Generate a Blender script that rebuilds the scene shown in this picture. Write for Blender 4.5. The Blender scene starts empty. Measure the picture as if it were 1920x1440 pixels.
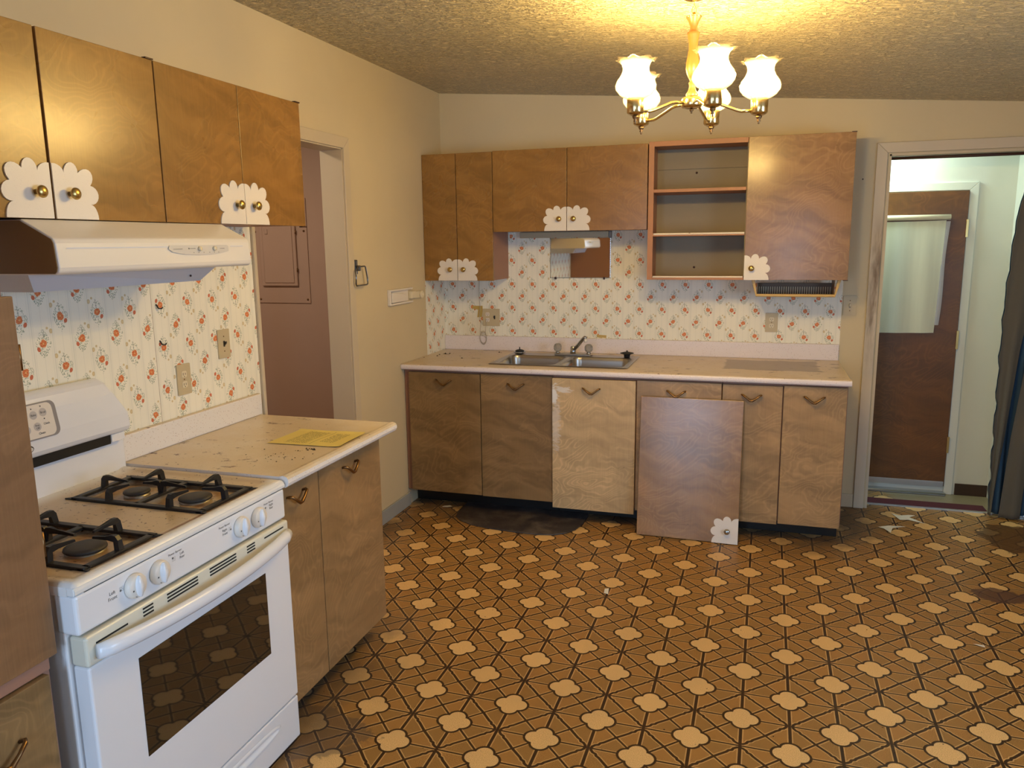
import bpy, bmesh, math, random
from mathutils import Vector, Matrix
random.seed(7)
PI = math.pi
SC = bpy.context.scene
COL = SC.collection

# ---------------------------------------------------------------- camera
cam_d = bpy.data.cameras.new('camera'); cam = bpy.data.objects.new('camera', cam_d); COL.objects.link(cam)
FW = Vector((-0.29655125, 0.93824364, -0.17820279)); RT = Vector((0.95410888, 0.29920099, -0.01245074)); UP = RT.cross(FW)
m = Matrix((RT, UP, -FW)).transposed().to_4x4(); m.translation = Vector((2.07626539, -5.04523265, 1.63997396))
cam.matrix_world = m
cam_d.sensor_width = 36; cam_d.lens = 1464.234/1920*36; cam_d.clip_start = 0.02
SC.camera = cam
# ---------------------------------------------------------------- world and exposure
w = bpy.data.worlds.new('world'); SC.world = w; w.use_nodes = True
w.node_tree.nodes['Background'].inputs[0].default_value = (0.55, 0.75, 1.0, 1)
w.node_tree.nodes['Background'].inputs[1].default_value = 0.6
SC.view_settings.view_transform = 'Standard'; SC.view_settings.look = 'None'
SC.view_settings.gamma = 1; SC.view_settings.use_curve_mapping = False
SC.view_settings.exposure = -0.05
# ---------------------------------------------------------------- daylight through the windows, hall light
def area(name, loc, rot, sx, sy, power, col):
    l = bpy.data.lights.new(name, 'AREA'); l.shape = 'RECTANGLE'; l.size = sx; l.size_y = sy; l.energy = power; l.color = col
    o = bpy.data.objects.new(name, l); COL.objects.link(o); o.location = loc; o.rotation_euler = rot; return o
DAY = (0.49, 0.70, 1.0)
area('daylight_right', (4.36, -3.95, 1.42), (0, PI/2, 0), 1.1, 1.7, 58, DAY)
area('daylight_rear', (1.05, -6.52, 1.07), (PI/2, 0, 0), 0.56, 1.9, 40, DAY)
area('daylight_rear_small', (2.45, -6.52, 1.45), (PI/2, 0, 0), 0.6, 1.1, 12, DAY)
area('hall_ceiling_light', (2.60, 0.27, 2.34), (0, 0, 0), 0.6, 0.20, 16, (0.72, 0.97, 0.93))
area('closet_fill', (-0.85, -1.9, 2.45), (0, 0, 0), 0.3, 0.3, 14, (1.0, 0.82, 0.62))  # unseen fill added to brighten the mauve closet walls
LAMP_W = 18; LAMP_C = (1.0, 0.68, 0.22)

# ================================================================ helpers
WM = {}                                    # world matrix of every empty, kept by name
def tag(o, label=None, cat=None, group=None, kind=None):
    if label: o['label'] = label
    if cat: o['category'] = cat
    if group: o['group'] = group
    if kind: o['kind'] = kind
    return o
def thing(name, label, cat, loc=(0, 0, 0), group=None, mat=None):
    o = bpy.data.objects.new(name, None); COL.objects.link(o); o.empty_display_size = 0.05
    M = mat if mat is not None else Matrix.Translation(Vector(loc))
    o.matrix_world = M; WM[o.name] = M.copy()
    return tag(o, label, cat, group)
class MB:
    def __init__(s): s.v = []; s.f = []; s.sm = []
    def add(s, vs, fs, smooth=False):
        n = len(s.v); s.v += [tuple(v) for v in vs]
        for f in fs: s.f.append([i+n for i in f]); s.sm.append(smooth)
        return s
    def bm(s, b, smooth=False):
        b.verts.ensure_lookup_table(); b.verts.index_update()
        s.add([v.co[:] for v in b.verts], [[v.index for v in f.verts] for f in b.faces], smooth); b.free(); return s
    def box(s, x0, x1, y0, y1, z0, z1, bev=0.0, seg=2):
        b = bmesh.new(); bmesh.ops.create_cube(b, size=1)
        for v in b.verts: v.co = Vector(((x0+x1)/2+v.co.x*(x1-x0), (y0+y1)/2+v.co.y*(y1-y0), (z0+z1)/2+v.co.z*(z1-z0)))
        if bev > 0: bmesh.ops.bevel(b, geom=b.edges[:], offset=bev, segments=seg, profile=0.5, affect='EDGES')
        return s.bm(b, False)
    def prism(s, poly, axis, a, c, bev=0.0):
        def P(p, t):
            if axis == 'x': return (t, p[0], p[1])
            if axis == 'y': return (p[0], t, p[1])
            return (p[0], p[1], t)
        n = len(poly); b = bmesh.new()
        A = [b.verts.new(P(p, a)) for p in poly]; B = [b.verts.new(P(p, c)) for p in poly]
        b.faces.new(A); b.faces.new(B[::-1])
        for i in range(n): b.faces.new((A[i], B[i], B[(i+1) % n], A[(i+1) % n]))
        bmesh.ops.recalc_face_normals(b, faces=b.faces[:])
        if bev > 0: bmesh.ops.bevel(b, geom=b.edges[:], offset=bev, segments=2, profile=0.5, affect='EDGES')
        return s.bm(b)
    def tube(s, pts, r, n=8, cap=True, flat=1.0, closed=False):
        pts = [Vector(p) for p in pts]; rs = r if isinstance(r, (list, tuple)) else [r]*len(pts)
        N = len(pts); vs = []; prev = None
        for i, p in enumerate(pts):
            if closed: t = pts[(i+1) % N]-pts[i-1]
            else: t = pts[min(i+1, N-1)]-pts[max(i-1, 0)]
            t.normalize()
            if prev is None:
                a = Vector((0, 0, 1)) if abs(t.z) < 0.9 else Vector((1, 0, 0)); u = t.cross(a).normalized()
            else: u = (prev-t*prev.dot(t)).normalized()
            prev = u; v = t.cross(u)
            for k in range(n):
                a = 2*PI*k/n; vs.append(p+u*math.cos(a)*rs[i]+v*math.sin(a)*rs[i]*flat)
        fs = []
        for i in range(N if closed else N-1):
            j = (i+1) % N
            for k in range(n): fs.append((i*n+k, i*n+(k+1) % n, j*n+(k+1) % n, j*n+k))
        if cap and not closed: fs.append(tuple(range(n))[::-1]); fs.append(tuple((N-1)*n+k for k in range(n)))
        return s.add(vs, fs, True)
    def lathe(s, prof, o=(0, 0, 0), axis=(0, 0, 1), n=24, smooth=True, mod=None):
        ax = Vector(axis).normalized(); a = Vector((1, 0, 0)) if abs(ax.x) < 0.9 else Vector((0, 1, 0))
        u = ax.cross(a).normalized(); v = ax.cross(u); o = Vector(o); vs = []
        for i, (r, z) in enumerate(prof):
            for k in range(n):
                t = 2*PI*k/n; rr, zz = mod(i, t, r, z) if mod else (r, z)
                vs.append(o+ax*zz+(u*math.cos(t)+v*math.sin(t))*rr)
        fs = [(i*n+k, i*n+(k+1) % n, (i+1)*n+(k+1) % n, (i+1)*n+k) for i in range(len(prof)-1) for k in range(n)]
        if prof[0][0] > 1e-5 and not mod: fs.append(tuple(range(n))[::-1])
        if prof[-1][0] > 1e-5 and not mod: fs.append(tuple((len(prof)-1)*n+k for k in range(n)))
        return s.add(vs, fs, smooth)
    def grid(s, fn, nu, nv, smooth=True):
        vs = [fn(i/(nu-1), j/(nv-1)) for j in range(nv) for i in range(nu)]
        fs = [(j*nu+i, j*nu+i+1, (j+1)*nu+i+1, (j+1)*nu+i) for j in range(nv-1) for i in range(nu-1)]
        return s.add(vs, fs, smooth)
    def build(s, name, mat, parent=None, local=False, solid=0):
        me = bpy.data.meshes.new(name); me.from_pydata(s.v, [], s.f)
        for p, k in zip(me.polygons, s.sm): p.use_smooth = k
        me.validate(); me.materials.append(mat)
        o = bpy.data.objects.new(name, me); COL.objects.link(o)
        if parent is not None:
            P = WM[parent.name]
            if not local: me.transform(P.inverted())
            o.parent = parent; WM[o.name] = P
        else:
            WM[o.name] = Matrix.Identity(4)
            if not local and s.v:                # put the origin at the base of the mesh
                xs = [v[0] for v in s.v]; ys = [v[1] for v in s.v]; zs = [v[2] for v in s.v]
                T = Matrix.Translation(((min(xs)+max(xs))/2, (min(ys)+max(ys))/2, min(zs)))
                me.transform(T.inverted()); o.matrix_world = T; WM[o.name] = T
        if solid: md = o.modifiers.new('solid', 'SOLIDIFY'); md.thickness = solid; md.offset = 0
        return o
def struct(name, mb, mat): return tag(mb.build(name, mat), kind='structure')
def letters(strs, M, mat, parent):
    for q in strs: text_mb([q], M).build('lettering', mat, parent)
def text_mb(strs, M):
    """strs: list of (text, x, y, size); M maps the text plane to the world"""
    mb = MB()
    for t, x, y, sz in strs:
        cu = bpy.data.curves.new('lettering', 'FONT'); cu.body = t; cu.size = sz; cu.align_x = 'CENTER'; cu.align_y = 'CENTER'
        o = bpy.data.objects.new('lettering', cu); COL.objects.link(o)
        dg = bpy.context.evaluated_depsgraph_get(); me = o.evaluated_get(dg).to_mesh()
        mb.add([M @ Vector((v.co.x+x, v.co.y+y, 0)) for v in me.vertices], [list(p.vertices) for p in me.polygons])
        bpy.data.objects.remove(o); bpy.data.curves.remove(cu)
    return mb
def disc(mb, M, x, y, r, n=20, r2=None, sx=1.0):
    if r2 is None: mb.add([M @ Vector((x+math.cos(2*PI*k/n)*r*sx, y+math.sin(2*PI*k/n)*r, 0)) for k in range(n)], [list(range(n))])
    else:
        vs = []
        for k in range(n):
            a = 2*PI*k/n
            vs += [M @ Vector((x+math.cos(a)*r*sx, y+math.sin(a)*r, 0)), M @ Vector((x+math.cos(a)*r2*sx, y+math.sin(a)*r2, 0))]
        mb.add(vs, [(2*k, (2*k+2) % (2*n), (2*k+3) % (2*n), 2*k+1) for k in range(n)])
    return mb

# ---------------------------------------------------------------- node expression helper
class G:
    def __init__(s, name):
        s.m = bpy.data.materials.new(name); s.m.use_nodes = True; s.nt = s.m.node_tree; s.nt.nodes.clear()
        s.out = s.nt.nodes.new('ShaderNodeOutputMaterial')
    def n(s, t, **k):
        o = s.nt.nodes.new(t)
        for a, b in k.items(): setattr(o, a, b)
        return o
    def put(s, sock, v):
        if isinstance(v, E): s.nt.links.new(v.s, sock)
        elif isinstance(v, bpy.types.NodeSocket): s.nt.links.new(v, sock)
        elif isinstance(v, (tuple, list)) and len(v) == 3 and sock.type == 'RGBA': sock.default_value = (*v, 1)
        else: sock.default_value = v
    def math(s, op, *a):
        o = s.n('ShaderNodeMath', operation=op)
        for i, x in enumerate(a): s.put(o.inputs[i], x)
        return E(s, o.outputs[0])
    def pos(s):
        g = s.n('ShaderNodeNewGeometry'); x = s.n('ShaderNodeSeparateXYZ'); s.nt.links.new(g.outputs['Position'], x.inputs[0])
        return [E(s, x.outputs[i]) for i in range(3)]
    def nrm(s):
        g = s.n('ShaderNodeNewGeometry'); x = s.n('ShaderNodeSeparateXYZ'); s.nt.links.new(g.outputs['True Normal'], x.inputs[0])
        return [E(s, x.outputs[i]) for i in range(3)]
    def obj(s):
        t = s.n('ShaderNodeTexCoord'); x = s.n('ShaderNodeSeparateXYZ'); s.nt.links.new(t.outputs['Object'], x.inputs[0])
        return [E(s, x.outputs[i]) for i in range(3)]
    def rnd(s): return E(s, s.n('ShaderNodeObjectInfo').outputs['Random'])
    def vec(s, x, y, z):
        c = s.n('ShaderNodeCombineXYZ')
        for i, v in enumerate((x, y, z)): s.put(c.inputs[i], v)
        return E(s, c.outputs[0])
    def noise(s, v, scale=1.0, detail=2.0, rough=0.5, dist=0.0):
        o = s.n('ShaderNodeTexNoise'); s.put(o.inputs['Vector'], v); o.inputs['Scale'].default_value = scale
        o.inputs['Detail'].default_value = detail; o.inputs['Roughness'].default_value = rough; o.inputs['Distortion'].default_value = dist
        return E(s, o.outputs[0])
    def vor(s, v, scale=1.0, out='Distance', feat='F1'):
        o = s.n('ShaderNodeTexVoronoi', feature=feat); s.put(o.inputs['Vector'], v); o.inputs['Scale'].default_value = scale
        return E(s, o.outputs[out])
    def step(s, v, a, b):                    # smooth 0..1 as v goes a..b
        o = s.n('ShaderNodeMapRange', interpolation_type='SMOOTHSTEP'); s.put(o.inputs[0], v)
        if a < b: o.inputs[1].default_value = a; o.inputs[2].default_value = b
        else: o.inputs[1].default_value = b; o.inputs[2].default_value = a; o.inputs[3].default_value = 1; o.inputs[4].default_value = 0
        return E(s, o.outputs[0])
    def mix(s, f, a, b):
        o = s.n('ShaderNodeMix', data_type='RGBA'); s.put(o.inputs[0], f); s.put(o.inputs[6], a); s.put(o.inputs[7], b)
        return E(s, o.outputs[2])
    def mul(s, a, f):
        o = s.n('ShaderNodeMix', data_type='RGBA', blend_type='MULTIPLY'); o.inputs[0].default_value = 1
        s.put(o.inputs[6], a); c = s.n('ShaderNodeCombineXYZ')
        for i in range(3): s.put(c.inputs[i], f)
        s.nt.links.new(c.outputs[0], o.inputs[7]); return E(s, o.outputs[2])
    def bump(s, h, strength=0.3, dist=0.01):
        o = s.n('ShaderNodeBump'); s.put(o.inputs['Height'], h); o.inputs['Strength'].default_value = strength; o.inputs['Distance'].default_value = dist
        return E(s, o.outputs[0])
    def pbr(s, col, rough=0.5, metal=0.0, spec=0.5, normal=None, **kw):
        p = s.n('ShaderNodeBsdfPrincipled'); s.put(p.inputs['Base Color'], col); s.put(p.inputs['Roughness'], rough)
        s.put(p.inputs['Metallic'], metal); s.put(p.inputs['Specular IOR Level'], spec)
        if normal is not None: s.put(p.inputs['Normal'], normal)
        for k, v in kw.items(): s.put(p.inputs[k.replace('_', ' ')], v)
        s.nt.links.new(p.outputs[0], s.out.inputs[0]); return s.m
class E:
    def __init__(s, g, sock): s.g = g; s.s = sock
    def __add__(s, o): return s.g.math('ADD', s, o)
    __radd__ = __add__
    def __sub__(s, o): return s.g.math('SUBTRACT', s, o)
    def __rsub__(s, o): return s.g.math('SUBTRACT', o, s)
    def __mul__(s, o): return s.g.math('MULTIPLY', s, o)
    __rmul__ = __mul__
    def __truediv__(s, o): return s.g.math('DIVIDE', s, o)
    def abs(s): return s.g.math('ABSOLUTE', s)
    def min(s, o): return s.g.math('MINIMUM', s, o)
    def max(s, o): return s.g.math('MAXIMUM', s, o)
    def lt(s, o): return s.g.math('LESS_THAN', s, o)
    def gt(s, o): return s.g.math('GREATER_THAN', s, o)
    def ping(s, o): return s.g.math('PINGPONG', s, o)
    def mod(s, o): return s.g.math('FLOORED_MODULO', s, o)
    def round(s): return s.g.math('ROUND', s)
    def sqrt(s): return s.g.math('SQRT', s)
    def sin(s): return s.g.math('SINE', s)
    def clamp(s):
        o = s.g.n('ShaderNodeClamp'); s.g.put(o.inputs[0], s); return E(s.g, o.outputs[0])
def hyp(a, b): return (a*a+b*b).sqrt()
def sel(c, a, b): return b+(a-b)*c            # c ? a : b

def L(r, g, b):                               # sRGB 0-255 to linear
    return tuple((c/255/12.92 if c/255 <= 0.04045 else ((c/255+0.055)/1.055)**2.4) for c in (r, g, b))
def plain(name, col, rough=0.5, metal=0.0, spec=0.5, **kw): return G(name).pbr(col, rough, metal, spec, **kw)

# ================================================================ materials
def paint(name, col, rough=0.75, grime=0.06, bump=0.05):
    g = G(name); p = g.pos(); v = g.vec(*p)
    n1 = g.noise(v, 2.2, 4, 0.6); n2 = g.noise(v, 160, 2)
    c = g.mul(col, 1.0-grime+n1*2*grime)
    return g.pbr(c, rough, 0, 0.3, g.bump(n2, bump, 0.002))
M_WALL = paint('wall_paint', (0.64, 0.54, 0.355), 0.7)
M_HALL = paint('hall_paint', (0.70, 0.71, 0.64), 0.5)
M_MAUVE = paint('mauve_paint', (0.46, 0.32, 0.245), 0.5)
M_TRIMP = paint('trim_paint', (0.60, 0.51, 0.37), 0.45)
M_GTRIM = paint('grey_baseboard_paint', (0.36, 0.37, 0.36), 0.5, 0.25)
M_PINK = paint('pink_brown_paint', (0.36, 0.19, 0.13), 0.5)
M_SALMON = paint('salmon_paint', (0.46, 0.22, 0.11), 0.45)
M_INNER = paint('shelf_back_paint', (0.30, 0.25, 0.17), 0.55)
M_DARKKICK = plain('black_vinyl', (0.012, 0.011, 0.010), 0.35)
def dirty_trim():
    g = G('dirty_casing_paint'); x, y, z = g.pos(); v = g.vec(x, y, z)
    n = g.noise(g.vec(x*14, y*14, z*2.5), 1, 4, 0.65)
    edge = g.step(x, 2.742, 2.70)*g.step(x, 2.66, 2.70)
    m = g.step(n, 0.36, 0.66)*g.step((z-1.32).abs(), 0.55, 0.15)*g.step(x, 2.665, 2.73)
    c = g.mix(m*0.95, (0.60, 0.52, 0.40), (0.13, 0.075, 0.03))
    return g.pbr(c, 0.5)
M_CASDIRT = dirty_trim()
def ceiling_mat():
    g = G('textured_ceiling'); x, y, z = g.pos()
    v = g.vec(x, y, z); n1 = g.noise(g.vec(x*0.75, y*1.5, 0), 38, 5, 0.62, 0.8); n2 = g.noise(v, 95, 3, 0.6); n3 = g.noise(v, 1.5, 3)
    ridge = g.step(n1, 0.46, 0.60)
    c = g.mul((0.86, 0.73, 0.47), 0.60+n3*0.26+ridge*0.36)  # ridges painted lighter, as if the relief caught light
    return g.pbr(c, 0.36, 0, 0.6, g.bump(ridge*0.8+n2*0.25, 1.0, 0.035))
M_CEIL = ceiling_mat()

def floor_mat(name='patterned_vinyl', worn=False):
    g = G(name); x, y, z = g.pos()
    ox, oy = 0.81676765, -1.79550647
    a, b, c, d = 0.15856334, 0.00123193, -0.0029979, 0.15901727; det = a*d-b*c
    dx, dy = x-ox, y-oy
    ti = dx*(d/det)-dy*(b/det); tj = dy*(a/det)-dx*(c/det)
    u = (ti-1.0).ping(1.0); v = (tj+0.0).ping(1.0)
    # quatrefoil at the two corners (1,0) and (0,1)
    right = u.gt(v)
    qa = sel(right, 1.0-u, u); qb = sel(right, v, 1.0-v)
    q = hyp(qa-0.176, qb).min(hyp(qa, qb-0.176)).min(hyp(qa, qb)+0.05)-0.189
    fill = g.step(q, 0.006, -0.006); qline = g.step((q-0.022).abs(), 0.034, 0.020)
    notq = g.step(q, 0.0, 0.02)
    # fold across the diagonal from flower to flower
    big = (u+v).gt(1.0)
    fu = sel(big, 1.0-v, u); fv = sel(big, 1.0-u, v)
    P = [(0.055, -0.03), (0.075, 0.06), (0.125, 0.125), (0.19, 0.155), (0.215, 0.215), (0.275, 0.255), (0.5, 0.5)]
    dmin = None
    for (x0, y0), (x1, y1) in zip(P[:-1], P[1:]):
        ex, ey = x1-x0, y1-y0; l2 = ex*ex+ey*ey
        px, py = fu-x0, fv-y0
        h = ((px*ex+py*ey)*(1/l2)).clamp()
        dd = hyp(px-h*ex, py-h*ey)
        dmin = dd if dmin is None else dmin.min(dd)
    diag = (u+v-1.0).abs()*0.7071
    thick = u.min(1.0-u); thin = v.min(1.0-v)
    dl = (thick-0.016).min(dmin-0.013).min(diag-0.006).min(thin-0.004)
    line = g.step(dl, 0.022, 0.010)*notq
    halo = g.step((dl-0.032).abs(), 0.014, 0.004)*notq
    line = line.max(qline)
    # tone of the little triangles
    wob = g.noise(g.vec(x, y, 0), 60, 2)
    k1 = sel(u.gt(v), 1.0, 0.0); k2 = sel(big, 1.0, 0.0)
    k3 = ((ti-1.0).mod(2.0)).gt(1.0); k4 = tj.mod(2.0).gt(1.0)
    par = (k1+k2+k3+k4).mod(2.0)
    sp = g.noise(g.vec(x, y, 0), 620, 1, 0.5); spk = g.step(sp, 0.40, 0.60)
    ca = g.mix(spk, (0.155, 0.060, 0.010), (0.58, 0.31, 0.085)); cb = g.mix(spk, (0.140, 0.062, 0.011), (0.50, 0.275, 0.078))
    base = g.mix(par, ca, cb)
    base = g.mix(halo*0.8, base, (0.66, 0.42, 0.17))
    pale = g.mix(g.step(g.noise(g.vec(x, y, 0), 420, 2), 0.38, 0.60), (0.58, 0.35, 0.12), (0.86, 0.57, 0.25))
    base = g.mix(fill, base, pale)
    base = g.mix(line*0.96, base, (0.030, 0.011, 0.004))
    # dirt: grey dust along the cabinets, worn patches, specks
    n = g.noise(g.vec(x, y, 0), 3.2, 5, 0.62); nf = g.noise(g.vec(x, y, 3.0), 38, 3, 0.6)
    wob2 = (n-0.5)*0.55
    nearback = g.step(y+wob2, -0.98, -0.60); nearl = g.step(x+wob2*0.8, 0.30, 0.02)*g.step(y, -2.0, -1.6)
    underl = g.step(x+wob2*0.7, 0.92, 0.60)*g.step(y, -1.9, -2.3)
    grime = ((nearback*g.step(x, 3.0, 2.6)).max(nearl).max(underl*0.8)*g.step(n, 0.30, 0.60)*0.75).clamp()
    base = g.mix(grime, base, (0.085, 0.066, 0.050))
    def patch(cx, cy, rx, ry, s=0.5, off=0.0):
        r = hyp((x-cx)*(1/rx), (y-cy)*(1/ry))+(g.noise(g.vec(x, y, off), 9, 4, 0.65)-0.5)*1.3
        return g.step(r, 1.0, 0.9)*s
    base = g.mix(patch(3.19, -1.14, 0.11, 0.085, 0.85), base, (0.10, 0.045, 0.030))
    base = g.mix(patch(3.37, -1.13, 0.08, 0.07, 0.8), base, (0.10, 0.045, 0.030))
    base = g.mix(patch(3.50, -0.33, 0.20, 0.24, 0.85), base, (0.085, 0.038, 0.010))
    base = g.mix(patch(0.62, -2.95, 0.28, 0.16, 0.5, 4.0), base, (0.06, 0.05, 0.045))
    base = g.mix(g.step(g.noise(g.vec(x, y, 7.0), 55, 2, 0.5), 0.745, 0.775)*0.8, base, (0.02, 0.012, 0.008))
    if worn:
        base = g.mix(g.step(x+wob2*0.5, 2.85, 3.0), base, (0.24, 0.20, 0.12))
    rough = (0.27+nf*0.16+grime*0.3).clamp()
    hgt = line*-1.0+spk*0.15
    return g.pbr(base, rough, 0, 0.45, g.bump(hgt, 0.25, 0.0012))
M_FLOOR = floor_mat()
M_FLOORH = floor_mat('worn_hall_vinyl', True)

def wallpaper(name, horiz, flipat=None, h0=0.776, z0=1.2085, ph=0.143):
    g = G(name); x, y, z = g.pos(); h = x if horiz == 'x' else y
    hx = h-h0
    cw = ph/2
    c = (hx*(1/cw)).round(); par = c.mod(2.0)
    a = hx-c*cw
    zz = z-z0-par*0.07865
    b = zz-(zz*(1/0.1573)).round()*0.1573
    s = par*2.0-1.0                               # bud to the left on even columns
    a = a*s
    if flipat is not None:
        inv = h.gt(flipat); sg = 1.0-inv*2.0; b = b*sg; a = a*sg
    base = (0.90, 0.87, 0.75)
    hs = hx.mod(cw)
    lines = g.step((hs-cw/2).abs(), 0.0028, 0.0012)*0.20+g.step((hs-cw/2-0.006).abs(), 0.0010, 0.0004)*0.2 \
        + g.step((hs-cw/2+0.0075).abs(), 0.0016, 0.0006)*0.13+g.step(hs.min(cw-hs), 0.0014, 0.0004)*0.16
    col = g.mix(lines, base, (0.33, 0.38, 0.36))
    wv = g.vec(hx, zz, par)
    wob = (g.noise(g.vec(hx, z, 0.0), 70, 2)-0.5)
    # leaves: dashes inside a spindle shaped bouquet
    r1 = hyp(a*(1/(0.030)), (b+0.002)*(1/0.050))+a.abs()*b.abs()*420.0
    cell = g.vor(g.vec(a*1.25+par*3.0, b*0.85, 0.0), 230)
    cellc = g.n('ShaderNodeTexVoronoi'); g.put(cellc.inputs['Vector'], g.vec(a*1.25+par*3.0, b*0.85, 0.0)); cellc.inputs['Scale'].default_value = 230
    sepc = g.n('ShaderNodeSeparateColor'); g.nt.links.new(cellc.outputs['Color'], sepc.inputs[0]); rc = E(g, sepc.outputs[0])
    leaf = g.step(cell, 0.50, 0.36)*g.step(r1, 1.0, 0.9)*rc.gt(0.20)
    leafc = g.mix(rc, (0.12, 0.20, 0.21), (0.24, 0.32, 0.16))
    stem = g.step((a-b*0.12).abs(), 0.0012, 0.0004)*g.step((b-0.026).abs(), 0.018, 0.016)
    col = g.mix(leaf*0.82, col, leafc); col = g.mix(stem*0.7, col, (0.20, 0.20, 0.15))
    # small tan blossoms
    def blob(cx, cy, rx, ry, k=0.25):
        return hyp((a-cx)*(1/rx), (b-cy)*(1/ry))+wob*k
    t1 = blob(0.031, 0.036, 0.0068, 0.0082); t2 = blob(0.018, 0.046, 0.0045, 0.0045)
    tan = g.step(t1, 1.0, 0.85).max(g.step(t2, 1.0, 0.85))
    col = g.mix(tan*0.8, col, (0.60, 0.46, 0.21)); col = g.mix(g.step(t1, 0.5, 0.35)*0.7, col, (0.75, 0.62, 0.38))
    # orange bloom and bud with a pale halo
    fl = blob(0.0, 0.0, 0.0125, 0.0120, 1.0); bd = hyp((a+0.0175+(b+0.016)*0.5)*(1/0.0068), (b+0.016-(a+0.0175)*0.5)*(1/0.0085))+wob*0.5
    col = g.mix(g.step(fl.min(bd), 1.12, 1.02), col, (0.84, 0.76, 0.56))
    petal = g.noise(g.vec(hx, z, 2.0), 260, 1)
    fc = g.mix(g.step(petal, 0.35, 0.65), (0.62, 0.13, 0.035), (0.80, 0.30, 0.13))
    col = g.mix(g.step(fl, 1.05, 0.9), col, fc); col = g.mix(g.step(bd, 1.05, 0.9), col, (0.62, 0.17, 0.09))
    col = g.mix(g.step(hyp(a, b), 0.0032, 0.0022), col, (0.80, 0.50, 0.22))
    if flipat is not None: col = g.mix(g.step((h-(-2.757)).abs(), 0.0018, 0.0006)*0.7, col, (0.15, 0.10, 0.05))
    st = g.noise(g.vec(x, y, z), 3.0, 4, 0.6)
    col = g.mul(col, 0.92+st*0.14)
    if horiz == 'x':                            # damp stain beside the socket and brown tape
        sm = g.step(hyp((x-0.20)*(1/0.22), (z-1.08)*(1/0.14))+(st-0.5)*1.6, 1.0, 0.3)
        col = g.mix(sm*0.22, col, (0.50, 0.36, 0.14))
        sm = g.step(hyp((x-0.98)*(1/0.55), (z-1.45)*(1/0.25))+(st-0.5)*1.6, 1.0, 0.3)
    return g.pbr(col, 0.55, 0, 0.35)
M_WPB = wallpaper('wallpaper_back', 'x')
M_WPL = wallpaper('wallpaper_left', 'y', -2.76, -2.571, 1.118, 0.1435)

def wood(name, col, amp=0.30, rough=0.36, marks=None, fg=0.26):
    g = G(name); x, y, z = g.obj(); r = g.rnd()*37.0
    h = x+y
    warp = g.noise(g.vec(h*3.0+r, z*2.2, r), 1.0, 3, 0.55)
    field = g.noise(g.vec(h*2.2+r+warp*0.8, z*3.4-h*0.9+warp*0.7, r), 1.0, 2.5, 0.5)
    rings = (field*30.0).mod(1.0); rings = (rings-0.5).abs()*2.0
    fig = g.step(rings, 0.45, 1.0)*g.step(g.noise(g.vec(h*4+r, z*4, r), 1.0, 2), 0.36, 0.58)
    fib = g.noise(g.vec(h*260, z*9+r, r), 1.0, 2, 0.6)
    chat = g.step(g.noise(g.vec(h*3.4+r, z*13.0+h*3.0+warp*3.0, r+5.0), 1.0, 3, 0.5, 0.7), 0.25, 0.75)
    f = 1.0-amp*0.55+chat*amp*1.1+(fib-0.5)*0.30+fig*fg
    c = g.mul(col, f)
    dots = g.step(g.noise(g.vec(h*26+r, z*26, r), 1.0, 1), 0.80, 0.83)
    c = g.mix(dots*0.35, c, (0.06, 0.03, 0.01))
    c2 = c
    if marks == 'paint':                         # white patches along the upper left edge of the pale door
        px, py, pz = g.pos()
        w1 = g.noise(g.vec(px*26, py, pz*60), 1.0, 4, 0.7)
        box = g.step(hyp((px-0.965)*(1/0.03), (pz-0.765)*(1/0.065))+(w1-0.5)*2.2, 1.0, 0.6)
        box2 = g.step(hyp((px-1.01)*(1/0.085), (pz-0.80)*(1/0.02))+(w1-0.5)*2.6, 1.0, 0.5)*0.7
        box3 = g.step(hyp((px-0.975)*(1/0.035), (pz-0.60)*(1/0.20))+(w1-0.5)*2.6, 1.0, 0.4)*0.45
        c2 = g.mix(box.max(box2).max(box3), c, (0.75, 0.74, 0.72))
    rg = g.noise(g.vec(h*4+r, z*4, r), 1.0, 3)
    return g.pbr(c2, rough+(rg-0.5)*0.12, 0, 0.5, g.bump(fib, 0.04, 0.001))
M_WUP = wood('orange_veneer', (0.28, 0.140, 0.035), 0.30, 0.27, None, 0.18)
M_WLO = wood('tan_veneer', (0.34, 0.215, 0.100), 0.40, 0.36, None, 0.20)
M_WDK = wood('brown_veneer', (0.235, 0.145, 0.062), 0.40, 0.36, None, 0.20)
M_WPALE = wood('pale_marked_veneer', (0.50, 0.36, 0.19), 0.30, 0.40, 'paint')
M_WPINK = wood('rosy_veneer', (0.29, 0.160, 0.066), 0.36, 0.20, None, 0.20)
M_WDOOR = wood('dark_door_veneer', (0.13, 0.050, 0.009), 0.35, 0.40)
M_WNEAR = wood('mid_brown_veneer', (0.285, 0.175, 0.080), 0.36, 0.36, None, 0.20)
M_WPANT = wood('rosy_brown_veneer', (0.235, 0.125, 0.058), 0.22, 0.36, None, 0.14)
M_EDGE = plain('dark_edge', (0.05, 0.015, 0.008), 0.5)

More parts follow.
